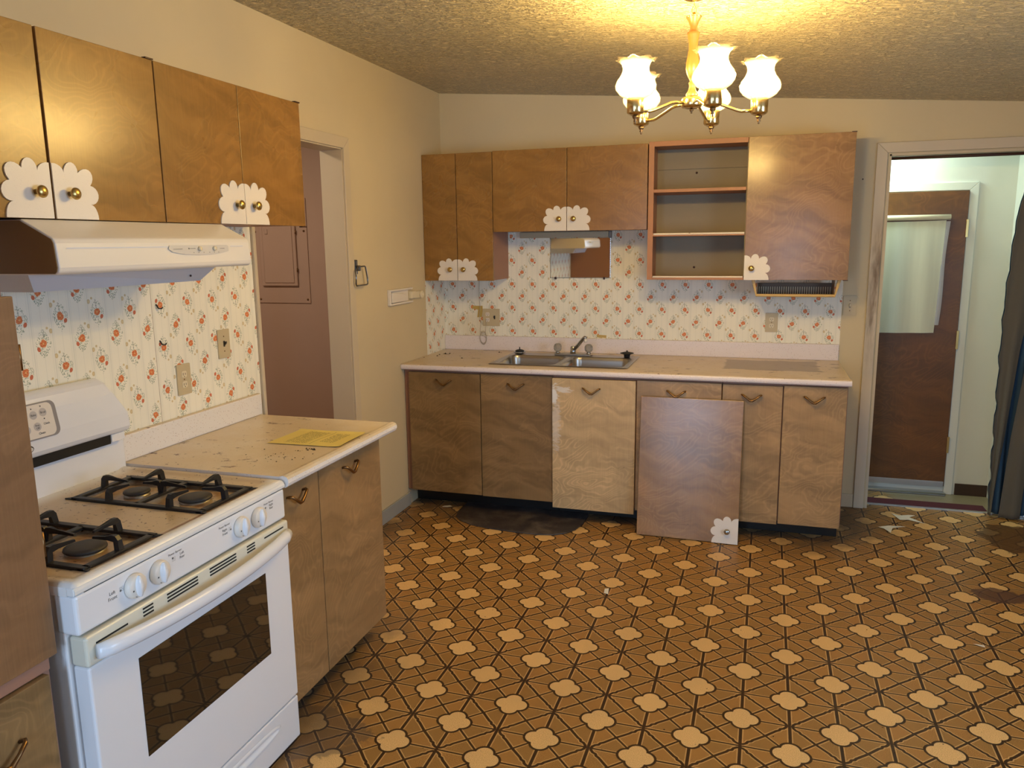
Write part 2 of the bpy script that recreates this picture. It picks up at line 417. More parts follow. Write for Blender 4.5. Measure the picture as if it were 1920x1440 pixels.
def laminate(name, col, dirt, seed=0.0, stain=False):
    g = G(name); x, y, z = g.pos(); nx, ny, nz = g.nrm(); top = nz.gt(0.6)
    v = g.vec(x, y, z+seed)
    d = g.vor(v, 110); hue = g.noise(v, 120, 1)
    spk = g.step(d, 0.22, 0.15)
    c = g.mix(spk*0.6, col, g.mix(g.step(hue, 0.45, 0.55), (0.30, 0.24, 0.22), (0.52, 0.36, 0.24)))
    n = g.noise(v, 6, 5, 0.65)
    film = top*g.step(n, 0.25, 0.65)*dirt
    c = g.mix(top*dirt*0.60+film*0.30, c, (0.60, 0.47, 0.28))
    st = g.noise(g.vec(x*9, y*16, seed), 1.0, 5, 0.72)
    cl = g.noise(g.vec(x*2.2, y*3.0, seed+9), 1.0, 2)
    blot = top*g.step(st, 0.59, 0.63)*g.step(cl, 0.45, 0.55)*dirt*1.2
    c = g.mix(blot.clamp()*0.85, c, (0.10, 0.030, 0.010))
    s2 = g.noise(g.vec(x*60, y*45, seed+3), 1.0, 3, 0.6)
    c = g.mix(top*g.step(s2, 0.655, 0.70)*g.step(cl, 0.40, 0.52)*dirt*0.9, c, (0.07, 0.035, 0.015))
    if stain:
        w = (g.noise(g.vec(x*6, y*14, 0.0), 1.0, 5, 0.7)-0.5)
        bx = g.step((x-2.16).abs()+w*0.10, 0.27, 0.25)*g.step((y+0.29).abs()+w*0.16, 0.19, 0.18)
        c = g.mix(top*bx*0.75, c, (0.25, 0.195, 0.14))
    return g.pbr(c, 0.33+0.0, 0, 0.5)
M_LAMW = laminate('white_speckled_laminate', (0.80, 0.77, 0.75), 0.85, 2.0)
M_LAMP = laminate('pinkish_laminate', (0.80, 0.73, 0.74), 0.85, 0.0, True)

def enamel(name, col, dirt=False):
    g = G(name)
    if not dirt: return g.pbr(col, 0.22, 0, 0.5)
    x, y, z = g.pos(); nx, ny, nz = g.nrm(); top = nz.gt(0.4)
    n = g.noise(g.vec(x*5, y*5, 0.0), 1.0, 4, 0.6); front = g.step(x, 0.64, 0.60); back = g.step(x, 0.05, 0.13)
    c = g.mix(top*front*back*0.85, col, (0.52, 0.38, 0.21))
    c = g.mix(top*g.step(n, 0.5, 0.75)*0.35*front, c, (0.50, 0.30, 0.12))
    s = g.noise(g.vec(x*70, y*70, 1.0), 1.0, 3, 0.62); cl = g.noise(g.vec(x*6, y*6, 4.0), 1.0, 2)
    c = g.mix(top*g.step(s, 0.61, 0.66)*g.step(cl, 0.40, 0.52)*front, c, (0.05, 0.022, 0.010))
    # soot on the recessed wells
    def well(cy): return g.step((y-cy).abs(), 0.125, 0.11)*g.step((x-0.385).abs(), 0.245, 0.225)
    wl = well(-3.20).max(well(-3.605))*top
    s3 = g.noise(g.vec(x*14, y*14, 2.0), 1.0, 5, 0.7)
    c = g.mix(wl*g.step(s3, 0.38, 0.62)*0.7, c, (0.30, 0.14, 0.035))
    c = g.mix(wl*g.step(s3, 0.62, 0.68)*0.9, c, (0.03, 0.018, 0.012))
    rim = g.step((x-0.625).abs()+(n-0.5)*0.02, 0.014, 0.006)*top*g.step(y, -3.75, -3.60)*g.step(y, -3.05, -3.12)
    c = g.mix(rim*0.8, c, (0.30, 0.12, 0.03))
    return g.pbr(c, 0.28, 0, 0.5)
M_ENAM = enamel('white_enamel', (0.80, 0.81, 0.84))
M_COOK = enamel('soiled_cooktop_enamel', (0.78, 0.77, 0.75), True)
M_CREAM = plain('yellowed_plastic', (0.72, 0.69, 0.57), 0.3)
M_HOODW = plain('hood_white', (0.78, 0.74, 0.68), 0.32)
M_BLACK = plain('black_gap', (0.006, 0.006, 0.006), 0.5)
M_IRON = plain('cast_iron', (0.012, 0.012, 0.013), 0.42)
M_BURN = plain('burner_cap', (0.045, 0.04, 0.036), 0.55)
M_ALU = plain('burner_base', (0.42, 0.38, 0.32), 0.4, 0.8)
M_OVGL = G('oven_glass').pbr((0.018, 0.014, 0.010), 0.04, 0, 0.8, Coat_Weight=0.6, Coat_Roughness=0.02)
M_PRINT = plain('grey_printing', (0.10, 0.10, 0.10), 0.5)
M_DARKPR = plain('black_printing', (0.02, 0.02, 0.02), 0.5)
M_BRASS = plain('antique_brass', (0.55, 0.38, 0.14), 0.28, 1.0)
M_BRASSB = plain('polished_brass', (0.80, 0.60, 0.28), 0.20, 1.0)
M_BRONZE = plain('bronze_pull', (0.24, 0.14, 0.065), 0.36, 1.0)
M_CHROME = plain('chrome', (0.52, 0.53, 0.55), 0.10, 1.0)
M_DCHR = plain('dark_chrome', (0.22, 0.22, 0.23), 0.12, 1.0)
M_STEEL = G('sink_steel').pbr((0.45, 0.43, 0.40), 0.30, 1.0)
M_RUBBER = plain('black_rubber', (0.015, 0.015, 0.016), 0.45)
M_IVORY = plain('ivory_plastic', (0.56, 0.47, 0.30), 0.45)
M_IVORY2 = plain('pale_ivory_plastic', (0.74, 0.66, 0.48), 0.4)
M_WPLAS = plain('white_plastic', (0.78, 0.72, 0.64), 0.35)
M_YELP = plain('yellow_varnished_wood', (0.62, 0.40, 0.12), 0.4)
M_FLOWER = G('speckled_white_plate')
def fm():
    g = M_FLOWER; x, y, z = g.pos(); d = g.vor(g.vec(x, y, z), 210)
    return g.pbr(g.mix(g.step(d, 0.16, 0.10)*0.4, (0.80, 0.74, 0.66), (0.4, 0.33, 0.25)), 0.4)
M_FLOWER = fm()
def mat_mat():
    g = G('black_floor_mat'); x, y, z = g.pos(); n = g.noise(g.vec(x, y, 0), 7, 6, 0.7); n2 = g.noise(g.vec(x, y, 0), 150, 2)
    c = g.mix(g.step(n, 0.40, 0.78), (0.035, 0.030, 0.032), (0.14, 0.12, 0.105))
    c = g.mix(g.step(n2, 0.70, 0.75)*0.5, c, (0.3, 0.27, 0.24))
    return g.pbr(c, 0.42, 0, 0.5, g.bump(n2, 0.3, 0.002))
M_MAT = mat_mat()
def paper_mat():
    g = G('yellow_printed_notice'); x, y, z = g.obj()        # x across, y down the page (local)
    row = (y*(1/0.0082)); rr = row.round(); ln = g.step((row-rr).abs(), 0.26, 0.16)
    word = g.noise(g.vec(x*170, rr*7.3, 0.0), 1.0, 1); wd = g.step(word, 0.40, 0.46)
    b1 = g.step((y-0.045).abs(), 0.046, 0.044)*g.step((x+0.005).abs(), 0.092, 0.088)
    b2 = g.step((y+0.065).abs(), 0.030, 0.028)*g.step((x-0.01).abs(), 0.066, 0.063)
    rule = g.step((y+0.018).abs(), 0.0012, 0.0007)*g.step(x.abs(), 0.095, 0.093)
    c = g.mix((ln*wd*(b1.max(b2))).max(rule)*0.8, (0.72, 0.60, 0.19), (0.07, 0.06, 0.03))
    return g.pbr(c, 0.6)
M_PAPER = paper_mat()
M_SCRAP = plain('torn_white_paper', (0.72, 0.71, 0.66), 0.7)
M_MAROON = plain('maroon_carpet', (0.075, 0.012, 0.022), 0.95)
M_ALUS = plain('aluminium_strip', (0.55, 0.56, 0.56), 0.3, 0.9)
M_GREYC = plain('grey_curtain_cloth', (0.115, 0.112, 0.098), 0.9)
M_BLUEC = plain('blue_curtain_lining', (0.035, 0.085, 0.150), 0.9)
M_TAPE = plain('brown_tape', (0.55, 0.38, 0.10), 0.4)
M_CORD = plain('clear_tan_cord', (0.50, 0.42, 0.32), 0.4)
M_CRUMB = plain('dark_debris', (0.02, 0.012, 0.008), 0.8)
def cloth_mat():
    g = G('cream_shade_fabric'); x, y, z = g.pos(); n = g.noise(g.vec(x*22, 0.0, z*1.2), 1.0, 3)
    c = g.mul((0.86, 0.88, 0.74), 0.85+n*0.3)
    d = g.n('ShaderNodeBsdfDiffuse'); g.put(d.inputs[0], c); t = g.n('ShaderNodeBsdfTranslucent'); g.put(t.inputs[0], c)
    mx = g.n('ShaderNodeMixShader'); mx.inputs[0].default_value = 0.35
    g.nt.links.new(d.outputs[0], mx.inputs[1]); g.nt.links.new(t.outputs[0], mx.inputs[2]); g.nt.links.new(mx.outputs[0], g.out.inputs[0]); return g.m
M_CLOTH = cloth_mat()
M_CLOTHG = plain('grey_sheer_edge', (0.40, 0.40, 0.44), 0.8)
def shade_glass():
    g = G('frosted_ribbed_glass')
    t = g.n('ShaderNodeBsdfTransparent'); t.inputs[0].default_value = (1, 0.97, 0.9, 1)
    tr = g.n('ShaderNodeBsdfTranslucent'); tr.inputs[0].default_value = (0.95, 0.90, 0.80, 1)
    gl = g.n('ShaderNodeBsdfGlossy'); gl.inputs['Roughness'].default_value = 0.08
    m1 = g.n('ShaderNodeMixShader'); m1.inputs[0].default_value = 0.16
    g.nt.links.new(t.outputs[0], m1.inputs[1]); g.nt.links.new(tr.outputs[0], m1.inputs[2])
    fr = g.n('ShaderNodeFresnel'); fr.inputs[0].default_value = 1.45
    m2 = g.n('ShaderNodeMixShader'); g.nt.links.new(fr.outputs[0], m2.inputs[0])
    g.nt.links.new(m1.outputs[0], m2.inputs[1]); g.nt.links.new(gl.outputs[0], m2.inputs[2]); g.nt.links.new(m2.outputs[0], g.out.inputs[0]); return g.m
M_SHADE = shade_glass()
def bulb_mat():
    g = G('lit_bulb'); e = g.n('ShaderNodeEmission'); e.inputs[0].default_value = (1, 0.82, 0.5, 1); e.inputs[1].default_value = 24
    g.nt.links.new(e.outputs[0], g.out.inputs[0]); return g.m
M_BULB = bulb_mat()
M_TURNED = plain('turned_honey_wood', (0.24, 0.085, 0.022), 0.35)
M_MIRROR = plain('mirror_glass', (0.82, 0.82, 0.80), 0.02, 1.0)
M_CRYST = G('clear_acrylic').pbr((0.50, 0.50, 0.47), 0.12, 0.0, 0.8, Transmission_Weight=0.7, IOR=1.45)
M_WINFR = plain('window_white', (0.75, 0.75, 0.72), 0.4)
M_GLASS = G('window_glass').pbr((1, 1, 1), 0.0, 0, 0.5, Transmission_Weight=1.0, IOR=1.45)

# ================================================================ room shell
def cz(x): return 2.618-0.077*x
WR, YR, WB = 4.4, -6.6, 0.10       # right wall x, rear wall y, back wall thickness
mb = MB().box(-0.0, WR+0.1, YR-0.1, 0.085, -0.06, 0.0); floor = struct('floor', mb, M_FLOOR)
mb = MB().box(1.4, 3.62, 0.085, 0.55, -0.06, 0.0); struct('floor_hall', mb, M_FLOORH)
mb = MB().box(-1.75, -0.0, -3.3, -0.75, -0.06, 0.0); struct('floor_closet', mb, M_FLOORH)
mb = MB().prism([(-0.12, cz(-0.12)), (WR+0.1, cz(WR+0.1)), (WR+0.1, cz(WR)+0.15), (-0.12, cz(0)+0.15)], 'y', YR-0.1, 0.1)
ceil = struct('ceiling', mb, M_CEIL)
DX0, DX1, DZ = 2.757, 3.78, 2.108          # back doorway opening
mb = MB()
mb.prism([(0, 0), (DX0, 0), (DX0, cz(DX0)), (0, cz(0))], 'y', 0.0, WB)
mb.prism([(DX0, DZ), (DX1, DZ), (DX1, cz(DX1)), (DX0, cz(DX0))], 'y', 0.0, WB)
mb.prism([(DX1, 0), (WR, 0), (WR, cz(WR)), (DX1, cz(DX1))], 'y', 0.0, WB)
wall_back = struct('wall_back', mb, M_WALL)
mb = MB().box(0.0, 2.553, -0.0015, 0.0, 0.9, 2.15); tag(mb.build('wallpaper', M_WPB, wall_back), 'cream wallpaper with orange flower sprigs')
LY0, LY1, LZ = -2.130, -1.335, 2.127       # left doorway opening
mb = MB()
mb.box(-0.12, 0, LY1, 0.1, 0, cz(0)); mb.box(-0.12, 0, LY0, LY1, LZ, cz(0)); mb.box(-0.12, 0, YR-0.1, LY0, 0, cz(0))
wall_left = struct('wall_left', mb, M_WALL)
mb = MB().box(0.0, 0.0015, -0.325, 0.0, 0.90, 1.41); mb.box(0.0, 0.0015, -3.82, -2.152, 0.90, 1.75)
tag(mb.build('wallpaper', M_WPL, wall_left), 'cream wallpaper with orange flower sprigs')
W1 = (-4.85, -3.05, 0.85, 2.0)             # window in the right wall: y0 y1 z0 z1
mb = MB(); mb.box(WR, WR+0.1, W1[1], 0.1, 0, cz(WR)); mb.box(WR, WR+0.1, YR-0.1, W1[0], 0, cz(WR))
mb.box(WR, WR+0.1, W1[0], W1[1], 0, W1[2]); mb.box(WR, WR+0.1, W1[0], W1[1], W1[3], cz(WR)); struct('wall_right', mb, M_WALL)
W2 = (0.72, 1.38, 0.06, 2.08); W3 = (2.10, 2.80, 0.85, 2.05)
mb = MB(); mb.box(0, W2[0], YR-0.1, YR, 0, cz(0)-0.02); mb.box(W2[1], W3[0], YR-0.1, YR, 0, 2.40); mb.box(W3[1], WR, YR-0.1, YR, 0, 2.40); mb.box(W3[0], W3[1], YR-0.1, YR, 0, W3[2]); mb.box(W3[0], W3[1], YR-0.1, YR, W3[3], 2.40)
mb.box(W2[0], W2[1], YR-0.1, YR, 0, W2[2]); mb.box(W2[0], W2[1], YR-0.1, YR, W2[3], 2.40); struct('wall_rear', mb, M_WALL)
for nm, (a0, a1, z0, z1), ax in (('window_1', W1, 'y'), ('window_2', W2, 'x'), ('window_3', W3, 'x')):
    f = MB(); gl = MB(); t = 0.05; mid = (a0+a1)/2
    def bb(m_, p0, p1, q0, q1, d0=0.02, d1=0.08):
        if ax == 'y': m_.box(WR+d0, WR+d1, p0, p1, q0, q1)
        else: m_.box(p0, p1, YR-d1, YR-d0, q0, q1)
    bb(f, a0, a0+t, z0, z1); bb(f, a1-t, a1, z0, z1); bb(f, a0+t, a1-t, z0, z0+t); bb(f, a0+t, a1-t, z1-t, z1); bb(f, mid-0.025, mid+0.025, z0+t, z1-t)
    bb(gl, a0+t, a1-t, z0+t, z1-t, 0.045, 0.05)
    o = struct(nm, f, M_WINFR); gl.build('pane', M_GLASS, o)
# hall beyond the back doorway
mb = MB(); mb.box(1.4, 3.62, 0.431, 0.53, 0, 2.45); wall_hall = struct('wall_hall', mb, M_HALL)
struct('wall_hall_right', MB().box(3.52, 3.62, 0.1, 0.431, 0, 2.45), M_HALL)
struct('wall_hall_left', MB().box(1.30, 1.40, 0.1, 0.53, 0, 2.45), M_HALL)
struct('ceiling_hall', MB().box(1.3, 3.62, 0.1, 0.53, 2.38, 2.45), M_HALL)
# closet behind the left doorway
mb = MB(); mb.box(-1.65, -0.12, -0.80, -0.72, 0, 2.5); struct('wall_closet', mb, M_MAUVE)
struct('wall_closet_left', MB().box(-1.75, -1.65, -3.3, -0.72, 0, 2.5), M_MAUVE)
struct('wall_closet_rear', MB().box(-1.65, -0.12, -3.3, -3.2, 0, 2.5), M_MAUVE)
struct('ceiling_closet', MB().box(-1.75, -0.12, -3.3, -0.72, 2.5, 2.56), M_MAUVE)
# jambs and casings
mb = MB(); mb.box(-0.125, 0.002, LY1-0.004, LY1+0.01, 0, LZ); mb.box(-0.125, 0.002, LY0-0.01, LY0+0.004, 0, LZ); mb.box(-0.125, 0.002, LY0, LY1, LZ-0.006, LZ+0.008)
struct('trim_1', mb, M_TRIMP)
def casing(pts_in, w, axis, pos, th, name, mat, wl=None):
    """mitred casing around an opening: pts_in = (a0,a1,top); drawn on plane axis=pos, thickness th"""
    a0, a1, zt = pts_in; mb = MB(); wl = w if wl is None else wl
    lo, hi = (pos, pos+th) if th > 0 else (pos+th, pos)
    for poly in ([(a0-wl, 0), (a0, 0), (a0, zt), (a0-wl, zt+w)], [(a1, 0), (a1+w, 0), (a1+w, zt+w), (a1, zt)], [(a0-wl, zt+w), (a0, zt), (a1, zt), (a1+w, zt+w)]):
        mb.prism(poly, axis, lo, hi, 0.003)
    return struct(name, mb, mat)
casing((LY0, LY1, LZ), 0.058, 'x', 0.0, 0.014, 'trim_2', M_TRIMP, 0.021)
casing((DX0-0.012, DX1+0.012, 2.115), 0.058, 'y', 0.0, -0.016, 'trim_3', M_CASDIRT)
mb = MB(); mb.box(DX0-0.004, DX0+0.010, -0.003, WB+0.003, 0, DZ); mb.box(DX1-0.01, DX1+0.004, -0.003, WB+0.003, 0, DZ); mb.box(DX0, DX1, -0.003, WB+0.003, DZ-0.01, DZ+0.004)
struct('trim_4', mb, M_TRIMP)
casing((1.9, 3.270, 1.918), 0.050, 'y', 0.431, -0.014, 'trim_5', M_HALL)
mb = MB().box(0, 0.012, -1.275, -0.68, 0, 0.085, 0.003); struct('baseboard_left', mb, M_GTRIM)
mb = MB().box(2.56, 2.684, -0.012, 0, 0, 0.085, 0.003); mb.box(2.56, 2.684, -0.014, -0.010, 0.045, 0.050); struct('baseboard_back', mb, M_TRIMP)
mb = MB().box(3.335, 3.52, 0.421, 0.431, 0, 0.075, 0.002); struct('baseboard_hall', mb, plain('brown_baseboard', (0.045, 0.022, 0.010), 0.5))
mb = MB().box(DX0-0.01, 3.55, 0.078, 0.106, 0, 0.005, 0.001); mb.prism([(3.50, 0.10), (3.50, 0.075), (3.75, -0.10), (3.86, -0.36), (3.885, -0.36), (3.78, -0.085)], 'z', 0.0, 0.005)
struct('trim_6', mb, M_ALUS)
# back door in the hall
door = struct('door_1', MB().box(2.05, 3.268, 0.405, 0.4305, 0.055, 1.915, 0.002), M_WDOOR)
for z0, z1 in ((1.637, 1.745), (0.95, 1.065), (0.28, 0.385)):
    MB().box(3.262, 3.276, 0.398, 0.406, z0, z1, 0.001).build('hinge', M_BRASS, door)
MB().box(2.05, 3.262, 0.398, 0.405, 0.052, 0.088, 0.001).build('door_sweep', M_ALUS, door)
mb = MB().box(2.05, 3.274, 0.375, 0.43, 0, 0.018, 0.003); mb.tube([(2.05, 0.372, 0.014), (3.274, 0.372, 0.014)], 0.006); struct('trim_7', mb, M_ALUS)

# ================================================================ cabinets
def arc_petal(p0, p1, p2, n=9):
    """smooth bulge from p0 through p1 to p2"""
    out = []; mx, my = (p0[0]+p2[0])/2, (p0[1]+p2[1])/2
    for i in range(n):
        t = PI*i/n; c_, s_ = math.cos(t), math.sin(t)
        out.append((mx+(p0[0]-mx)*c_+(p1[0]-mx)*s_, my+(p0[1]-my)*c_+(p1[1]-my)*s_))
    return out
def flower_poly(k=1.0):
    P = [(0, 0.134), (0.034, 0.113), (0.077, 0.116), (0.113, 0.086), (0.109, 0.038), (0.131, 0.0)]
    poly = [(0, 0), (0, 0.134)]
    poly += [(0.034*math.sin(q), 0.113+0.022*math.cos(q)) for q in [PI/2*i/6 for i in range(1, 6)]]
    poly += arc_petal((0.034, 0.113), (0.056, 0.141), (0.077, 0.116))
    poly += arc_petal((0.077, 0.116), (0.116, 0.123), (0.113, 0.086))
    poly += arc_petal((0.113, 0.086), (0.137, 0.060), (0.109, 0.038))
    poly += [(0.109+0.022*math.sin(q), 0.038*math.cos(q)) for q in [PI/2*i/6 for i in range(0, 7)]]
    return [(a*k, b*k) for a, b in poly]
KNOB = [(0.007, 0), (0.0065, 0.012), (0.0085, 0.015), (0.0145, 0.018), (0.0162, 0.021), (0.0155, 0.0245), (0.0115, 0.028), (0.005, 0.030), (0.0001, 0.0305)]
def face_M(face, a, z, depth):
    """matrix of the plane of a door: local x to the right as seen from the room, y up, z out to the room"""
    if face == 'back': return Matrix(((1, 0, 0, a), (0, 0, -1, depth), (0, 1, 0, z), (0, 0, 0, 1)))
    return Matrix(((0, 0, 1, depth), (1, 0, 0, a), (0, 1, 0, z), (0, 0, 0, 1)))
def plate_mb(M, side, k=1.0):
    """flower plate with its straight corner at the matrix origin; side = +1 extends right"""
    mb = MB(); poly = [(p[0]*side, p[1]) for p in flower_poly(k)]
    if side < 0: poly = poly[::-1]
    n = len(poly)
    mb.add([M @ Vector((x, y, 0)) for x, y in poly]+[M @ Vector((x, y, 0.0035)) for x, y in poly],
           [list(range(n, 2*n))]+[(i, (i+1) % n, n+(i+1) % n, n+i) for i in range(n)])
    return mb
def flower_knob(parent, face, a, z, depth, side, k=1.0, kx=0.043, kz=0.070):
    M = face_M(face, a, z, depth)
    pl = plate_mb(M, side, k).build('handle_plate', M_FLOWER, parent)
    o = M @ Vector((kx*side, kz, 0.003)); ax = (M.to_3x3() @ Vector((0, 0, 1)))
    MB().lathe(KNOB, o, ax).build('knob', M_BRASS, parent)
def vpull(parent, face, a, z, depth):
    M = face_M(face, a, z, depth); hw, up, dn, out = 0.050, 0.013, -0.017, 0.020
    pts = [(-hw+0.004, up-0.004, 0), (-hw, up, 0.012), (-hw+0.006, up-0.001, out), (-hw*0.5, (up+dn)*0.5-0.001, out+0.003), (-0.006, dn, out+0.004),
           (0.006, dn, out+0.004), (hw*0.5, (up+dn)*0.5-0.001, out+0.003), (hw-0.006, up-0.001, out), (hw, up, 0.012), (hw-0.004, up-0.004, 0)]
    r = [0.0045, 0.0050, 0.0052, 0.0050, 0.0065, 0.0065, 0.0050, 0.0052, 0.0050, 0.0045]
    MB().tube([M @ Vector(p) for p in pts], r, 10).build('handle', M_BRONZE, parent)
def slab(face, a0, a1, z0, z1, d0, d1, bev=0.0015):
    mb = MB()
    if face == 'back': mb.box(a0, a1, d0, d1, z0, z1, bev)
    else: mb.box(d0, d1, a0, a1, z0, z1, bev)
    return mb
def door_part(parent, face, a0, a1, z0, z1, depth, mat, th=0.018):
    """door slab whose front face is at depth"""
    return (slab(face, a0, a1, z0, z1, depth, depth+th) if face == 'back' else slab(face, a0, a1, z0, z1, depth-th, depth)).build('door', mat, parent)
# --- upper cabinets on the back wall
YU = -0.329
def upper_back(a0, a1, z0, z1, label, doors, kpl=1.0, side=M_PINK):
    t = thing('wall_cabinet', label, 'cabinet', ((a0+a1)/2, -0.15, z0), 'wall cabinets above the sink counter')
    MB().box(a0+0.004, a1-0.004, YU+0.020, -0.002, z0+0.002, z1-0.001).build('body', side, t)
    for d0, d1, s in doors:
        d = door_part(t, 'back', d0, d1, z0, z1, YU, M_WUP)
        edge = d1 if s < 0 else d0
        if s: flower_knob(d, 'back', edge, z0+0.001, YU-0.0003, s, kpl)
    return t
upper_back(0.002, 0.472, 1.403, 2.192, 'tall narrow brown wall cabinet with two doors in the corner by the left wall', [(0.002, 0.229, -1), (0.233, 0.471, 1)])
upper_back(0.475, 1.432, 1.706, 2.195, 'short wide brown wall cabinet with two doors over the small mirror', [(0.475, 0.945, -1), (0.949, 1.430, 1)], 1.06)
# open unit with one door left
t = thing('wall_cabinet', 'open-fronted wall cabinet with bare shelves and one tall door beside the doorway', 'cabinet', (1.99, -0.15, 1.41), 'wall cabinets above the sink counter')
x0, x1, z0, z1 = 1.436, 2.545, 1.412, 2.203
MB().box(x0, x0+0.012, YU+0.018, -0.002, z0, z1).build('side_panel', M_SALMON, t)
MB().box(x1-0.018, x1-0.002, YU+0.020, -0.002, z0, z1).build('side_panel', M_PINK, t)
MB().box(1.985, 1.999, YU+0.020, -0.012, z0+0.02, z1-0.02).build('partition', M_INNER, t)
MB().box(x0+0.012, x1-0.018, YU+0.018, -0.002, z1-0.016, z1).build('top_panel', M_SALMON, t)
MB().box(x0+0.012, x1-0.018, YU+0.018, -0.002, z0, z0+0.012).build('bottom_panel', M_SALMON, t)
bk = MB().box(x0+0.012, x1-0.018, -0.012, -0.003, z0+0.012, z1-0.016).build('back_panel', M_INNER, t)
MB().box(x0+0.012, 1.985, -0.024, -0.0125, 2.068, 2.10).box(x0+0.012, 1.985, -0.016, -0.0125, 2.10, 2.187).build('hanging_rail', M_INNER, bk)
for z in (2.045, 1.475): MB().lathe([(0.0001, 0.003), (0.004, 0.003), (0.006, 0.001), (0.007, 0)], (1.685, -0.012, z), (0, -1, 0), 12).build('screw', M_EDGE, bk)
mb = MB(); mb.box(1.436, 1.467, YU, YU+0.018, z0, z1, 0.001); mb.box(1.467, 1.987, YU, YU+0.018, z1-0.028, z1, 0.001); mb.box(1.467, 1.987, YU, YU+0.018, z0, z0+0.014, 0.001)
mb.build('face_frame', M_SALMON, t)
def worn_edge():
    g = G('worn_shelf_edge'); x, y, z = g.pos(); n = g.noise(g.vec(x*22, 0.0, z*30), 1.0, 4, 0.7)
    return g.pbr(g.mix(g.step(n, 0.60, 0.66), (0.82, 0.72, 0.56), (0.30, 0.12, 0.05)), 0.5)
M_WORN = worn_edge()
for z, worn in ((1.925, False), (1.674, True)):
    s = MB().box(1.449, 1.985, YU+0.006, -0.012, z-0.009, z+0.009, 0.001).build('shelf', M_SALMON, t)
    if worn: MB().box(1.470, 1.984, YU+0.003, YU+0.008, z-0.001, z+0.009, 0.001).build('shelf_edge', M_WORN, s)
    MB()
MB().box(1.470, 1.984, YU-0.002, YU+0.016, z0+0.013, z0+0.022, 0.001).build('shelf_edge', M_WORN, t)
d = door_part(t, 'back', 1.990, 2.543, z0, z1, YU-0.002, M_WPINK)
flower_knob(d, 'back', 1.990, z0, YU-0.0023, 1, 1.04, 0.040, 0.066)
MB().box(2.520, 2.545, YU-0.004, YU+0.02, z1-0.002, z1+0.003).build('hinge', M_EDGE, t); MB().box(2.520, 2.545, YU-0.004, YU+0.02, z0-0.004, z0+0.0).build('hinge', M_EDGE, t)

# --- upper cabinets on the left wall
XU = 0.300
for (a0, am, a1, lab, mt) in ((-3.815, -3.400, -2.990, 'brown wall cabinet over the range hood with large white flower plates', M_WUP), (-2.987, -2.587, -2.192, 'brown wall cabinet overhanging the left doorway with white flower plates', M_WUP)):
    t = thing('wall_cabinet', lab, 'cabinet', (0.15, (a0+a1)/2, 1.716), 'wall cabinets above the range')
    MB().box(0.002, XU-0.020, a0+0.004, a1-0.004, 1.718, 2.194).build('body', M_PINK, t)
    g_ = 0.004 if a0 < -3.5 else 0.0012
    for d0, d1, s in ((a0+0.001, am-g_, -1), (am+g_, a1-0.001, 1)):
        d = door_part(t, 'left', d0, d1, 1.716, 2.195, XU, mt)
        flower_knob(d, 'left', am-g_ if s < 0 else am+g_, 1.717, XU+0.0003, s, 1.06, 0.048, 0.066)
    MB().box(XU-0.012, XU+0.003, a1-0.030, a1+0.002, 1.711, 1.7155).build('hinge', M_EDGE, t)
    MB().box(XU-0.012, XU+0.003, a1-0.030, a1+0.002, 2.195, 2.1995).build('hinge', M_EDGE, t)

# --- base cabinets under the sink counter
YB = -0.715
KICK = -0.56
def base_back(a0, a1, label, doors):
    t = thing('base_cabinet', label, 'cabinet', ((a0+a1)/2, -0.35, 0), 'base cabinets under the sink counter')
    MB().box(a0, a1, YB+0.024, -0.004, 0.11, 0.70).box(a0, a1, YB+0.024, -0.66, 0.70, 0.885).box(a0, a0+0.012, -0.66, -0.004, 0.70, 0.885).box(a1-0.012, a1, -0.66, -0.004, 0.70, 0.885).build('body', M_PINK, t)
    MB().box(a0+0.001, a1, KICK, -0.02, 0.002, 0.110).build('toe_kick', M_DARKKICK, t)
    for (d0, d1, z0, z1, dep, mt, hx, hz) in doors:
        d = door_part(t, 'back', d0, d1, z0, z1, dep, mt, 0.020)
        vpull(d, 'back', hx, hz, dep)
    return t
base_back(0.004, 0.955, 'brown base cabinet with two doors at the left end of the sink counter', [(0.040, 0.505, 0.113, 0.868, YB, M_WDK, 0.275, 0.812), (0.510, 0.953, 0.110, 0.872, YB, M_WDK, 0.732, 0.806)])
base_back(0.957, 1.908, 'base cabinet under the sink with one pale white-marked door hung low', [(0.956, 1.439, 0.083, 0.866, YB-0.014, M_WPALE, 1.188, 0.802), (1.444, 1.905, 0.105, 0.870, YB, M_WLO, 1.663, 0.806)])
base_back(1.911, 2.545, 'narrow base cabinet with two doors at the right end of the sink counter', [(1.911, 2.221, 0.096, 0.868, YB, M_WLO, 2.063, 0.803), (2.227, 2.540, 0.102, 0.872, YB, M_WLO, 2.380, 0.806)])
# --- sink countertop
SX0, SX1, SY0, SY1 = 0.525, 1.372, -0.620, -0.120
t = thing('countertop', 'pinkish laminate countertop along the back wall with worn grey patch', 'countertop', (1.275, -0.35, 0.885))
def lip(x): return x
mb = MB(); XE = 2.552; YF = -0.742
mb.box(0.003, SX0+0.03, -0.71, -0.002, 0.888, 0.915); mb.box(SX1-0.03, XE, -0.71, -0.002, 0.888, 0.915)
mb.box(SX0+0.03, SX1-0.03, SY1-0.03, -0.002, 0.888, 0.915); mb.box(SX0+0.03, SX1-0.03, -0.71, SY0+0.03, 0.888, 0.915)
prof = [(-0.71, 0.884), (-0.735, 0.884), (-0.741, 0.888), (-0.744, 0.896), (-0.744, 0.906), (-0.741, 0.913), (-0.735, 0.917), (-0.72, 0.9185), (-0.71, 0.9155)]
mb.prism([(p[0], p[1]) for p in prof], 'x', 0.003, XE+0.004)
mb.build('worktop', M_LAMP, t)
